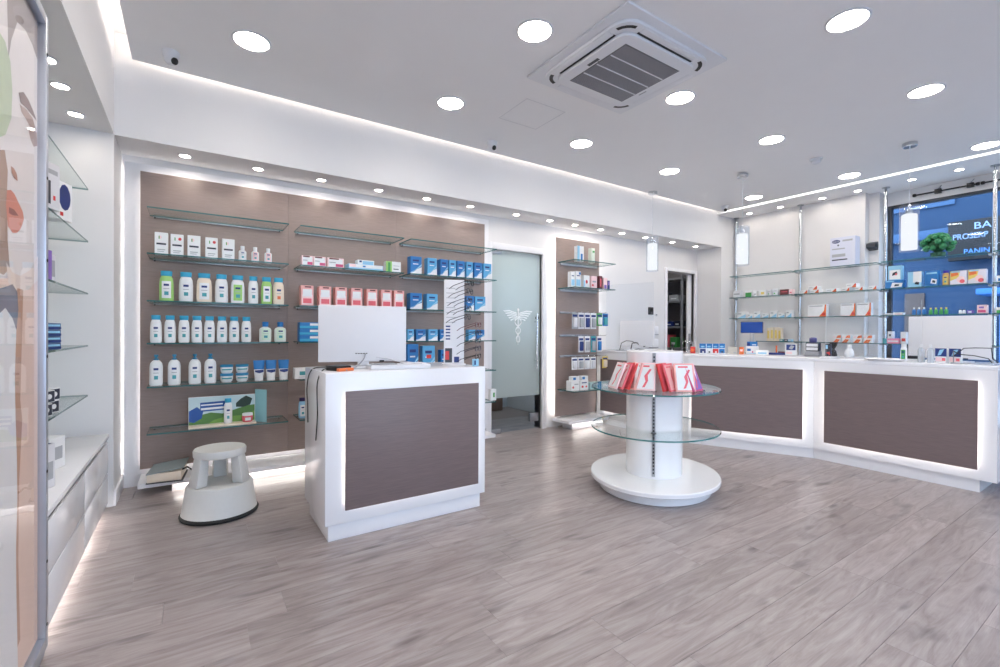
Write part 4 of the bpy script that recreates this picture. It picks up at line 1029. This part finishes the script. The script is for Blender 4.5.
# ------------------------------------------------------------------ goods on the pole shelving (facing the counter)
RR = R(-90)
def rgoods(z, items, depth=.08, x=7.0):
    for lb, yy, w, h, m, pr_, dz in items:
        carton(lb, 'box', (x+.03, yy, z+dz), w*.92, h, depth, m, pr_, RR)
gl = [(GRY, rc(.15, .85, .6, .7)), (GRN, rc(.2, .5, .2, .4))]
rgoods(RZ[1], [('white rounded box at far left of pole shelving second row', 3.928, .12, .11, LGREY, [(GRY, rc(.1, .9, .4, .6))], 0), ('white box with green front on second pole shelf', 3.747, .11, .095, WHT, [(GRN, rc(.05, .95, .0, .7))], 0),
    ('thin white packet after the green box on second pole shelf', 3.646, .055, .09, WHT, [(GRY, rc(.2, .8, .3, .5))], 0), ('white carton with yellow spot on second pole shelf', 3.544, .1, .09, WHT, [(YEL, rc(.3, .8, .3, .7))], 0),
    ('slim grey white packet in middle of second pole shelf', 3.445, .05, .09, LGREY, gl, 0), ('white carton with green print on second pole shelf', 3.361, .075, .1, WHT, gl, 0),
    ('dark red box on second pole shelf beside the pole', 3.243, .12, .08, BRN, [(ROS, rc(.2, .9, .5, .6))], 0), ('pale pink box next to the second pole', 3.155, .05, .075, LPK, [(ROS, rc(.2, .8, .3, .5))], 0)])
for i, (yy, w) in enumerate(((3.85, .13), (3.72, .07), (3.615, .09), (3.497, .09), (3.383, .09), (3.275, .085), (3.175, .07))):
    carton('small white and blue box on third pole shelf, %s of seven' % which(i, 7), 'box', (7.03, yy, RZ[2]), w, .065 if i % 2 else .1, .09, WHT, [(LBL, [(0, 0), (1, 0), (1, .6)]), (GRY, rc(.1, .5, .6, .75))], RR, 'small boxes on third pole shelf')
bx_ = carton('large white baby goods box with dark oval badge on top pole shelf', 'box', (7.03, 2.525, RZ[0]), .275, .37, .15, pmat('box lilac', (216, 220, 236)), [(DBL, disc(.24, .86, .17, .36, 20)), (GRY, rc(.5, .9, .84, .9)), (GRY, rc(.08, .6, .58, .62)), (INK, rc(.3, .36, .7, .75)), (GRY, rc(.08, .62, .32, .42)), (INK, rc(.08, .7, .2, .24))], RR)
ct = put('lettering', text_mesh('chicco', .03, WHT, .0003), bx_); ct.matrix_local = Matrix.Translation((-.0715, -.0775, .318)) @ Matrix.Rotation(R(90), 4, 'X')
sw = [(ORG, [(.55, 0), (1, 0), (1, 1), (.85, .8)]), (RED, [(.8, .5), (1, .5), (1, 1), (.9, .9)]), (GRY, rc(.1, .5, .5, .65))]
for i, (yy, w, h, dz, lb) in enumerate(((2.985, .125, .045, 0, 'beside the middle pole'), (2.85, .13, .045, 0, 'second along'), (2.87, .13, .05, .0455, 'stacked on the second'), (2.65, .14, .045, 0, 'middle of the shelf'), (2.49, .1, .045, 0, 'fourth along'), (2.43, .125, .05, .0455, 'stacked on the fourth'), (2.35, .1, .045, 0, 'fifth along'), (2.21, .1, .045, 0, 'beside the window pole'))):
    carton('low white box with orange red corner, %s' % lb, 'box', (7.03, yy, RZ[1]+dz), w*.9, h, .1, WHT, sw, RR+R(-8), 'low orange cornered boxes')
ob = [(ORG, [(.6, 0), (1, 0), (1, 1), (.92, 1), (.88, .5)]), (GRY, rc(.08, .8, .85, .93)), (RED, disc(.86, .2, .1, 1.2)), (LPK, rc(0, .6, 0, .06))]
for i, (yy, w, lb) in enumerate(((2.824, .22, 'left one standing apart'), (2.472, .16, 'left of the touching pair'), (2.306, .15, 'right of the touching pair'))):
    carton('white carton with orange wave on third pole shelf, %s' % lb, 'box', (7.03, yy, RZ[2]), w, .16, .08, WHT, ob, RR, 'orange wave cartons')
for i, yy in enumerate((2.591, 2.49, 2.366, 2.262)):
    carton('orange and white checked packet on lowest pole shelf, %s of four' % which(i, 4), 'box', (7.03, yy, RZ[3]), .09, .1, .08, WHT, [(ORG, [(0, 0), (.6, 0), (.9, .4), (.4, .45)]), (ORG, [(.4, .55), (1, .6), (1, .95), (.6, .9)]), (LPK, rc(.05, .3, .6, .8))], RR, 'orange checked packets')
dev = [(WHT, [(.3, .1), (.9, .15), (.95, .6), (.4, .7)]), (INK, [(.5, .25), (.75, .28), (.78, .45), (.55, .5)]), (LBL, rc(.05, .5, .8, .92))]
rgoods(RZ[1], [('flat blue device box under a lighter one by the window pole', 2.005, .19, .1, BLU, dev, 0), ('pale device box standing on the flat blue box', 2.0, .14, .17, LBL, [(WHT, rc(.1, .9, .05, .7)), (INK, [(.3, .3), (.7, .4), (.65, .6), (.35, .5)]), (ROS, disc(.6, .4, .08))], .1005),
    ('pale blue device carton on second shelf before the window', 1.818, .135, .18, LBL, [(WHT, rc(.4, 1, .3, 1)), (INK, [(.5, .2), (.8, .15), (.85, .3), (.6, .35)])], 0), ('deep blue device carton on second shelf before the window', 1.668, .125, .175, BLU, [(LBL, rc(.1, .9, .8, .9)), (WHT, [(.4, .2), (.85, .12), (.9, .42), (.5, .5)]), (INK, [(.52, .25), (.76, .2), (.78, .34), (.58, .4)])], 0)])
bottle('amber bottle with violet cap between device carton and nappy packs', 'bottle', (7.03, 1.557, RZ[1]), .06, .17, .05, pmat('amber', (214, 170, 110)), pmat('violet', (70, 60, 180)), YEL, RR, kind='flip')
for i, yy in enumerate((1.447, 1.303)):
    c = carton('orange and pink nappy pack with crimped top, %s one' % ('left', 'right')[i], 'pack', (7.03, yy, RZ[1]), .135, .15, .08, pmat('pale lilac', (226, 224, 236)), [(YEL, [(0, .3), (.5, .5), (.6, 1), (0, 1)]), (ORG, [(.05, .6), (.5, .7), (.45, .9), (.05, .85)]), (LPK, disc(.62, .38, .24, 1)), (ROS, disc(.72, .24, .16, .9)), (LBL, rc(.05, .6, .9, .98))], RR, 'nappy packs')
    z = MB()
    for k in range(9): z.add([(-.0675+k*.015, 0, .1502), (-.0525+k*.015, 0, .1502), (-.06+k*.015, 0, .161), (-.0675+k*.015, .004, .1502), (-.0525+k*.015, .004, .1502), (-.06+k*.015, .004, .161)], [(0, 1, 2), (3, 5, 4), (0, 3, 4, 1), (1, 4, 5, 2), (2, 5, 3, 0)])
    z.build('crimped_top', LGREY, c)['kind'] = 'stuff'
rgoods(RZ[2], [('flat white packet beside the window pole on third shelf', 2.06, .075, .025, LGREY, [(GRY, rc(.1, .9, .2, .6))], 0), ('flat white tray of packets on third shelf', 1.965, .1, .032, WHT, [(LPK, rc(.1, .9, .2, .6))], 0),
    ('low violet packet on third shelf before the window', 1.355, .045, .035, PUR, [(WHT, rc(.2, .8, .3, .7))], 0), ('pink and white carton near right pole on third shelf', 1.264, .08, .09, LPK, [(MAG, rc(.1, .9, .1, .4)), (PUR, rc(.2, .7, .6, .8))], 0)])
for i, yy in enumerate((1.827, 1.782, 1.738)): bottle('small blue bottle with white cap, %s of three before the window' % ('left', 'middle', 'right')[i], 'bottle', (7.02, yy, RZ[2]), .036, .085, .034, BLU, WHT, DBL, RR, 'small blue bottles', 'neck', art=False)
for i, yy in enumerate((1.68, 1.636, 1.592, 1.55)): bottle('small green bottle with yellow cap, %s of four before the window' % which(i, 4), 'bottle', (7.02, yy, RZ[2]), .034, .077, .032, GRN, YEL, LGR, RR, 'small green bottles', 'neck', art=False)
for i, yy in enumerate((1.435, 1.405)): bottle('tiny white pot on third shelf before the window, %s of two' % ('left', 'right')[i], 'bottle', (7.02, yy, RZ[2]), .028, .055, .028, WHT, INK, WHT, RR, 'tiny white pots', 'neck', art=False)
rgoods(RZ[3], [('pink and teal striped box low beside the window pole', 2.03, .17, .06, pmat('candy pink', (238, 150, 180)), [(TEA, rc(0, .25, 0, 1)), (WHT, rc(.3, .95, .35, .6))], 0), ('white carton with grey mark standing on the striped box', 2.04, .05, .085, WHT, [(INK, rc(.3, .7, .3, .6))], .0605), ('white carton with red mark beside the striped box', 1.915, .055, .14, WHT, [(RED, rc(.2, .9, .2, .45))], 0)])
rgoods(RZ[1], [('white and blue carton right of the last visible pole', 1.13, .06, .07, WHT, [(BLU, rc(.2, .8, .2, .6))], 0)])
rgoods(RZ[2], [('white and green carton right of the last visible pole', 1.13, .07, .06, WHT, [(GRN, rc(.1, .9, .0, .5))], 0)])
for i, (yy, h) in enumerate(((3.47, .19), (3.42, .2), (3.365, .2), (3.315, .19))):
    carton('tall beige carton behind the blue screen, %s of four' % which(i, 4), 'box', (7.06, yy, RZ[3]), .045, h, .07, BEI, [(YEL, rc(.2, .8, .2, .8))], RR, 'beige cartons')
for i, (yy, m) in enumerate(((3.25, TEA), (3.19, INK), (3.14, LBL))):
    carton('little %s packet in front of the beige cartons' % ('teal', 'black', 'pale blue')[i], 'box', (6.97, yy, RZ[3]), .05, .03, .06, m, [(WHT, rc(.2, .8, .3, .7))], RR)
# succulent plant on the top shelf
pl = thing('potted_succulent', 'bushy green artificial succulent on the top glass shelf before the window', 'plant', (7.03, 1.625, RZ[0]))
MB().lathe([(.05, 0), (.06, .005), (.066, .05), (.06, .052)], 24).build('pot', mat('green pot', (44, 96, 72), .5), pl)
LEAF = mat('succulent green', (50, 128, 84), .45, var=.2, scale=25)
rs = random.Random(3); lf = MB(); n = 0
pts = []
while len(pts) < 46:
    v = Vector((rs.uniform(-1, 1), rs.uniform(-1, 1), rs.uniform(-.5, 1)))
    if .55 < v.length < 1: pts.append(v.normalized())
for v in pts:
    c = Vector((v.x*.11, v.y*.13, .15+v.z*.1))
    r_ = rs.uniform(.024, .036)
    m = MB().lathe([(.0, -r_), (r_*.6, -r_*.8), (r_, -r_*.1), (r_*.8, r_*.6), (.0, r_)], 8)
    q = v.to_track_quat('Z', 'Y')
    m.v = [tuple(q @ Vector(p)) for p in m.v]
    m.build('rosette', LEAF, pl, loc=c)
MB().lathe([(.02, .0525), (.08, .1), (.09, .15), (.06, .2), (.0, .22)], 16).build('stem_core', mat('stem green', (36, 92, 62), .6), pl)
# wedge speaker, curtain rod
t = thing('wall_speaker', 'dark grey wedge speaker mounted beside the shop window', 'speaker', (XW+.06, 2.364, 2.27))
MB().add([(x, y, z) for y in (-.1, -.003) for x, z in ((-.05, .03), (.1, -.015), (.1, .12), (-.05, .075))], [(0, 1, 2, 3), (4, 7, 6, 5), (0, 4, 5, 1), (1, 5, 6, 2), (2, 6, 7, 3), (3, 7, 4, 0)]).build('speaker_cabinet', DARK, t, .006)
MB().box(-.045, .09, -.103, -.1005, .03, .075).build('grille', BLACK, t)
for i, (a, b) in enumerate(((1.94, 1.385), (1.345, .75))):
    t = thing('window_rod', ('black rod with clamps along the top of the shop window', 'second black rod continuing right along the window top')[i], 'rod', (7.43, 0, 2.905))
    MB().tube([(0, a, 0), (0, b, 0)], .009, 10).build('rod_bar', BLACK, t)
    for yy in (a, b): MB().lathe([(.016, -.016), (.02, -.006), (.02, .006), (.016, .016)], 12).build('end_cap', BLACK, t, loc=(0, yy, 0)).rotation_euler.x = R(90)
    for yy in ((a+b)/2+.06, b+.06):
        c = MB().box(-.02, .02, yy-.03, yy+.03, -.026, .026).build('clamp', BLACK, t, .004)
        MB().tube([(0, yy, .026), (.045, yy-.02, .074)], .005, 8).build('bracket_arm', STEEL, c)

# ------------------------------------------------------------------ things on the serving counter
ZT = .9605
monitor('white flat monitor seen from behind at right end of the serving counter', (5.33, 1.165, ZT), R(-94), .525, .36, .03)
monitor('white flat monitor on the far counter unit by the back wall', (4.93, 4.12, ZT), R(-80), .5, .34, .05)
t = thing('serving_dish', 'flat white oval dish on the right counter unit', 'dish', (5.02, 1.5, ZT))
MB().lathe([(.1, 0), (.135, .008), (.15, .02), (.145, .022), (.125, .012), (.0, .009)], 36, sy=.62, rot=R(-50)).build('dish_body', LAQ, t)
MB().lathe([(.07, .0122), (.075, .014), (.07, .0155)], 30, sy=.62, rot=R(-50)).build('rim_ring', LGREY, t)
bottle('white bottle with green label beside the oval dish', 'bottle', (5.11, 1.395, ZT), .046, .15, .04, WHT, WHT, GRN, RR, kind='flip')
t = thing('stapler', 'black and white stapler on the right counter unit', 'stapler', (5.17, 1.355, ZT), R(-60))
MB().box(-.04, .04, -.02, .02, 0, .022).build('base', WHT, t, .006)
MB().box(-.038, .038, -.017, .017, .0225, .05).build('arm', BLACK, t, .008)
CLR = thin_glass('clear plastic', (240, 244, 248), (232, 238, 244), .3)
for i, (x, yy) in enumerate(((5.09, 1.275), (5.04, 1.205))):
    bottle('clear sanitiser pump bottle, %s of the pair on the right unit' % ('left', 'right')[i], 'bottle', (x, yy, ZT), .048, .15, .045, CLR, WHT, LGREY, RR, 'clear pump bottles', 'pump', art=False)
for i, (x, yy) in enumerate(((5.12, 1.155), (5.14, 1.075))):
    carton('navy and pink blister box before the right monitor, %s one' % ('left', 'right')[i], 'box', (x, yy, ZT), .07, .12, .05, WHT, [(DBL, rc(.0, 1, .45, 1)), (LBL, [(.2, .5), (.5, .55), (.8, .95), (.4, .9)]), (LPK, rc(.05, .6, .1, .4)), (ROS, rc(.6, .9, .15, .35))], RR, 'blister boxes on the counter')
spec2 = thing('wire_stand', 'low clear stand with thin black wire frames at counter right end', 'wire stand', (5.1, .96, ZT), R(-90))
MB().box(-.13, .13, -.04, .04, 0, .01).build('base', CLR, spec2, .003)
MB().tube([(-.12, 0, .06), (-.06, 0, .125), (.0, .01, .13), (.09, .01, .13), (.1, .0, .05), (.13, -.01, .02)], .004, 6).build('upper_wire', BLACK, spec2)
MB().tube([(-.12, 0, .1), (-.08, -.01, .075), (0, -.02, .07), (.08, -.02, .05), (.1, -.03, .02)], .004, 6).build('lower_wire', BLACK, spec2)
MB().tube([(-.12, .0, .0105), (-.12, .0, .1)], .004, 6).build('post', GREY, spec2)
# angled middle unit
FA = math.atan2(P[2][1]-P[1][1], P[2][0]-P[1][0])
for i, (x, yy, r_) in enumerate(((4.80, 3.08, DBL), (4.865, 3.045, BLU), (4.935, 3.01, RED), (5.0, 2.975, BLU))):
    carton('white and blue medicine carton on the angled unit, %s of four' % which(i, 4), 'box', (x, yy, ZT), .068, .115, .05, WHT, [(BLU, rc(0, 1, .55, 1)), (LBL, disc(.5, .7, .3, .25)), (r_ if i != 1 else WHT, rc(.1, .95, .08, .48)), (INK if i in (1, 3) else WHT, rc(.45, .7, .1, .25))], FA, 'medicine cartons on the angled unit')
carton('small red box left of the medicine cartons', 'box', (4.79, 3.2, ZT), .05, .075, .04, RED, [(ORG, rc(.2, .8, .3, .7))], FA)
carton('grey cardboard box right of the medicine cartons', 'box', (5.055, 2.88, ZT), .09, .08, .06, pmat('card grey', (196, 192, 184)), [(GRY, rc(.6, .9, .1, .3))], FA)
carton('orange brown packet beside the grey cardboard box', 'box', (5.1, 2.805, ZT), .045, .08, .05, ORG, [(LPK, rc(.2, .8, .4, .7))], FA)
carton('white and blue tissue box below the blue screen', 'box', (5.2, 2.74, ZT), .12, .09, .09, WHT, [(BLU, rc(.1, .4, .4, .7)), (MAG, rc(.5, .6, .2, .4)), (LBL, rc(.1, .9, .1, .2))], FA)
carton('blue packet lying on the tissue box', 'box', (5.2, 2.74, ZT+.0905), .1, .05, .06, BLU, [(DBL, rc(.0, .3, .1, .8)), (WHT, rc(.5, .9, .2, .4))], FA)
t = thing('price_prism', 'small white tent card on the angled counter unit', 'tent card', (5.18, 2.62, ZT), FA)
MB().add([(-.06, -.03, 0), (.06, -.03, 0), (.06, .03, 0), (-.06, .03, 0), (-.06, 0, .05), (.06, 0, .05)], [(0, 1, 5, 4), (2, 3, 4, 5), (0, 4, 3), (1, 2, 5), (0, 3, 2, 1)]).build('card', WHT, t)
MB().face([(-.04, -.0245, .0095), (.04, -.0245, .0095), (.04, -.014, .027), (-.04, -.014, .027)]).build('print', LBL, t)
t = thing('pen_tray', 'dark blue pen tray with an orange stand on the angled unit', 'pen tray', (5.36, 2.56, ZT), FA)
MB().box(-.09, .09, -.03, .03, 0, .022).build('tray', DBL, t, .004)
MB().tube([(-.0, 0, .0225), (-.0, 0, .1)], .008, 8).build('upright', ORG, t)
MB().box(.015, .08, -.02, .02, .0225, .036).build('pen_rest', BRN, t, .003)
carton('white carton with navy picture left of the payment terminal', 'box', (5.40, 2.43, ZT), .105, .12, .06, WHT, [(DBL, rc(.1, .9, .45, .95)), (GRY, [(.3, .6), (.6, .5), (.8, .8), (.5, .9)]), (LPK, rc(.1, .6, .1, .3))], FA)
t = thing('payment_terminal', 'grey receipt printer on the counter bend', 'receipt printer', (5.40, 2.215, ZT), R(-78))
MB().box(-.065, .065, -.07, .07, 0, .05).build('printer_base', GREY, t, .006)
MB().box(-.06, .06, -.05, .07, .0505, .14).build('printer_top', DARK, t, .01)
MB().box(-.05, .05, -.0525, -.0505, .06, .09).build('paper_slot', LGREY, t); MB().box(-.05, .05, -.0525, -.0505, .1, .13).build('display', LGREY, t)
MB().lathe([(.028, .1405), (.034, .15), (.034, .185), (.02, .195)], 18).build('customer_display', pmat('display violet', (84, 84, 140)), t)
carton('dark packet with red flash right of the receipt printer', 'box', (5.44, 2.09, ZT), .05, .13, .05, INK, [(RED, [(.2, .3), (.9, .1), (.8, .4)]), (LBL, rc(.1, .5, .6, .9))], R(-80))
t = thing('hourglass_holder', 'black hourglass shaped cup holder behind the counter bend', 'holder', (5.56, 2.09, ZT))
MB().lathe([(.03, 0), (.034, .01), (.026, .05), (.01, .075), (.024, .1), (.036, .135), (.034, .14)], 18).build('holder_body', BLACK, t)
MB().lathe([(.036, .1405), (.037, .146)], 18).build('lid', BLACK, t)
t = thing('vase_bottle', 'white rounded bottle right of the black holder', 'bottle', (5.5, 1.93, ZT))
MB().lathe([(.026, 0), (.038, .015), (.04, .04), (.03, .075), (.018, .085)], 20).build('bottle_body', WHT, t)
MB().lathe([(.02, .0855), (.02, .118), (.012, .125)], 16).build('stopper', WHT, t)
t = thing('small_dish', 'low white tray in front of the receipt printer', 'dish', (5.1, 1.95, ZT))
MB().box(-.09, .09, -.05, .05, 0, .012).build('tray', LAQ, t, .005)
MB().box(-.08, .08, -.04, .04, .0125, .014).build('mat', LGREY, t)
# blue customer screen on a stalk
t = thing('customer_screen', 'dark blue screen on a short stand behind the angled counter unit', 'screen', (5.36, 2.83, ZT), FA-R(8))
MB().box(-.06, .06, -.05, .05, 0, .012).build('foot', DARK, t, .004)
MB().box(-.02, .02, -.012, .012, .0125, .235).build('stalk', STEEL, t, .003)
MB().box(-.115, .115, -.014, .014, .2355, .365).build('housing', DARK, t, .004)
MB().face([(-.11, -.0145, .24), (.11, -.0145, .24), (.11, -.0145, .36), (-.11, -.0145, .36)]).build('display', mat('lit blue display', (22, 60, 130), .25, emis=.5), t)
# far unit: figure, loop stand, tray, wires
t = thing('figurine', 'tiny black and white figurine on the far counter unit', 'figurine', (5.02, 3.64, ZT))
MB().lathe([(.02, 0), (.026, .01), (.024, .04), (.014, .055)], 14).build('figure_body', BLACK, t)
MB().lathe([(.0, .0555), (.018, .062), (.02, .075), (.012, .09), (.0, .094)], 14).build('figure_head', BLACK, t)
MB().lathe([(.0, -.002), (.012, 0), (.0, .002)], 12).build('white_belly', WHT, t, loc=(-.022, -.008, .025)).rotation_euler.y = R(90)
t = thing('loop_stand', 'chrome double loop stand on the counter before the storage doorway', 'stand', (4.98, 3.4, ZT), R(-40))
MB().box(-.07, .07, -.03, .03, 0, .008).build('base', CHROME, t, .002)
for s in (-1, 1): MB().tube([(s*.03-.028, 0, .008)]+[(s*.03-.028*math.cos(math.pi*k/12), .0, .1+.035*math.sin(math.pi*k/12)) for k in range(13)]+[(s*.03+.028, 0, .008)], .004, 8).build('loop', CHROME, t)
t = thing('wire_stand', 'curled black wires on the far counter unit before the monitor', 'wire stand', (4.575, 3.9, ZT), R(-90))
MB().tube([(-.2, 0, .012), (-.17, 0, .1), (-.1, .01, .13), (0, .0, .125), (.05, 0, .1)], .005, 6).build('upper_wire', DARK, t)
MB().tube([(.0, -.02, .03), (.02, -.02, .1), (.08, -.02, .11), (.12, -.02, .09)], .006, 6).build('coiled_wire', BLACK, t)
MB().tube([(.0, -.02, .02), (.06, -.03, .02), (.12, -.03, .035), (.2, -.03, .03), (.28, -.03, .02)], .006, 6).build('lower_wire', DARK, t)
MB().box(-.22, .26, -.05, .03, 0, .011).build('base', CLR, t)
# acrylic screens
def shield(label, p, q, h, lean=0.):
    t = thing('acrylic_shield', label, 'screen', (0, 0, 0), 0, 'acrylic counter shields')
    p, q = Vector(p), Vector(q); d = (q-p).normalized(); n = Vector((-d.y, d.x))*.003
    k = Vector((d.x, d.y))*lean
    b = [p-n, q-n, q+n, p+n]
    m = MB().add([(v.x, v.y, ZT+.0005) for v in b]+[(v.x+k.x, v.y+k.y, ZT+h) for v in b], [(0, 3, 2, 1), (4, 5, 6, 7), (0, 1, 5, 4), (1, 2, 6, 5), (2, 3, 7, 6), (3, 0, 4, 7)])
    me = m.mesh('sheet', [PLEXI, PEDGE])
    for f in me.polygons:
        if f.area < (q-p).length*h*.5: f.material_index = 1
    put('sheet', me, t)
    for v in (p+d*.08, q-d*.08):
        MB().box(-.03, .03, -.04, .04, 0, .004).build('foot', CLR, t, loc=(v.x, v.y, ZT), rotz=math.atan2(d.y, d.x))
shield('clear acrylic shield standing on the far counter unit', (4.6, 4.36), (4.76, 3.72), .86, .0)
shield('clear acrylic shield standing on the right counter unit', (5.2, 2.02), (5.19, 1.3), .53)

# ------------------------------------------------------------------ wall bits by the storage doorway
t = thing('intercom', 'small black square intercom on the back wall', 'intercom', (5.66, YW, 1.515))
MB().box(-.05, .05, -.024, -.0005, -.055, .055).build('case', BLACK, t, .006)
MB().box(-.03, .03, -.0255, -.0245, -.01, .035).build('screen', mat('dark screen', (18, 20, 24), .15), t)
MB().lathe([(.006, 0), (.006, .002)], 10).build('button', GREY, t, loc=(.0, -.0245, -.03)).rotation_euler.x = R(90)
sw_ = thing('wall_switch', 'tiny dark switch right of the black intercom', 'switch', (5.80, YW, 1.46))
MB().box(-.02, .02, -.008, -.0005, -.02, .02).build('plate', LGREY, sw_, .002); MB().box(-.008, .008, -.011, -.0082, -.008, .008).build('rocker', DARK, sw_)
for i, z in enumerate((1.17, .98)):
    t = thing('paper_holder', 'white paper dispenser on the back wall, %s one' % ('upper', 'lower')[i], 'dispenser', (5.67, YW, z), 0, 'wall paper dispensers')
    MB().box(-.1, .1, -.07, -.0005, 0, .12).build('case', SATIN, t, .01)
    MB().box(-.09, .09, -.078, -.04, -.012, -.0005).build('lip', GREY, t, .003)
# storage shelves with boxes
us = thing('storage_rack', 'grey steel rack of shelves inside the dark storage room', 'rack', (6.79, 5.02, 0), R(-90))
RK = mat('rack grey', (150, 152, 158), .45, .3)
for x in (-.38, .38):
    for yy in (-.15, .15): MB().box(x-.015, x+.015, yy-.015, yy+.015, 0, 2.3).build('post', RK, us)
SLV = (.55, .95, 1.3, 1.72, 2.1)
for z in SLV: MB().box(-.364, .364, -.16, .16, z-.03, z).build('shelf', RK, us)
MB().tube([(-.1, -.18, 1.3), (.1, -.18, 2.28)], .012, 8).build('brace', RK, us)
k = 0
for z, its in ((.95, ((-.28, .13, .18, TEA), (-.1, .14, .2, RED), (.05, .14, .21, ROS), (.2, .13, .17, GRN))), (1.3, ((-.3, .1, .12, INK), (-.17, .1, .09, DARK), (-.03, .12, .1, INK), (.12, .12, .08, DBL), (.27, .12, .09, INK))), (1.72, ((-.28, .16, .12, GRY), (-.05, .2, .15, DARK), (.2, .2, .1, GRY))), (.55, ((-.25, .2, .14, RED), (.0, .2, .16, INK), (.22, .14, .2, ROS)))):
    for x, w, h, m in its:
        nm = {RED: 'red', GRN: 'green', TEA: 'teal', INK: 'black', DARK: 'dark grey', DBL: 'navy', GRY: 'grey', ROS: 'rose'}[m]
        lv = {.95: 'third lowest', 1.3: 'middle', 1.72: 'upper', .55: 'low'}[z]
        carton('%s box on the %s storage rack shelf, %s' % (nm, lv, which([q[0] for q in its].index(x), len(its))), 'box', (6.77, 5.02-x, z), w*.9, h, .2, m, [(WHT, rc(.2, .8, .3, .5))], RR, 'boxes in the storage room')
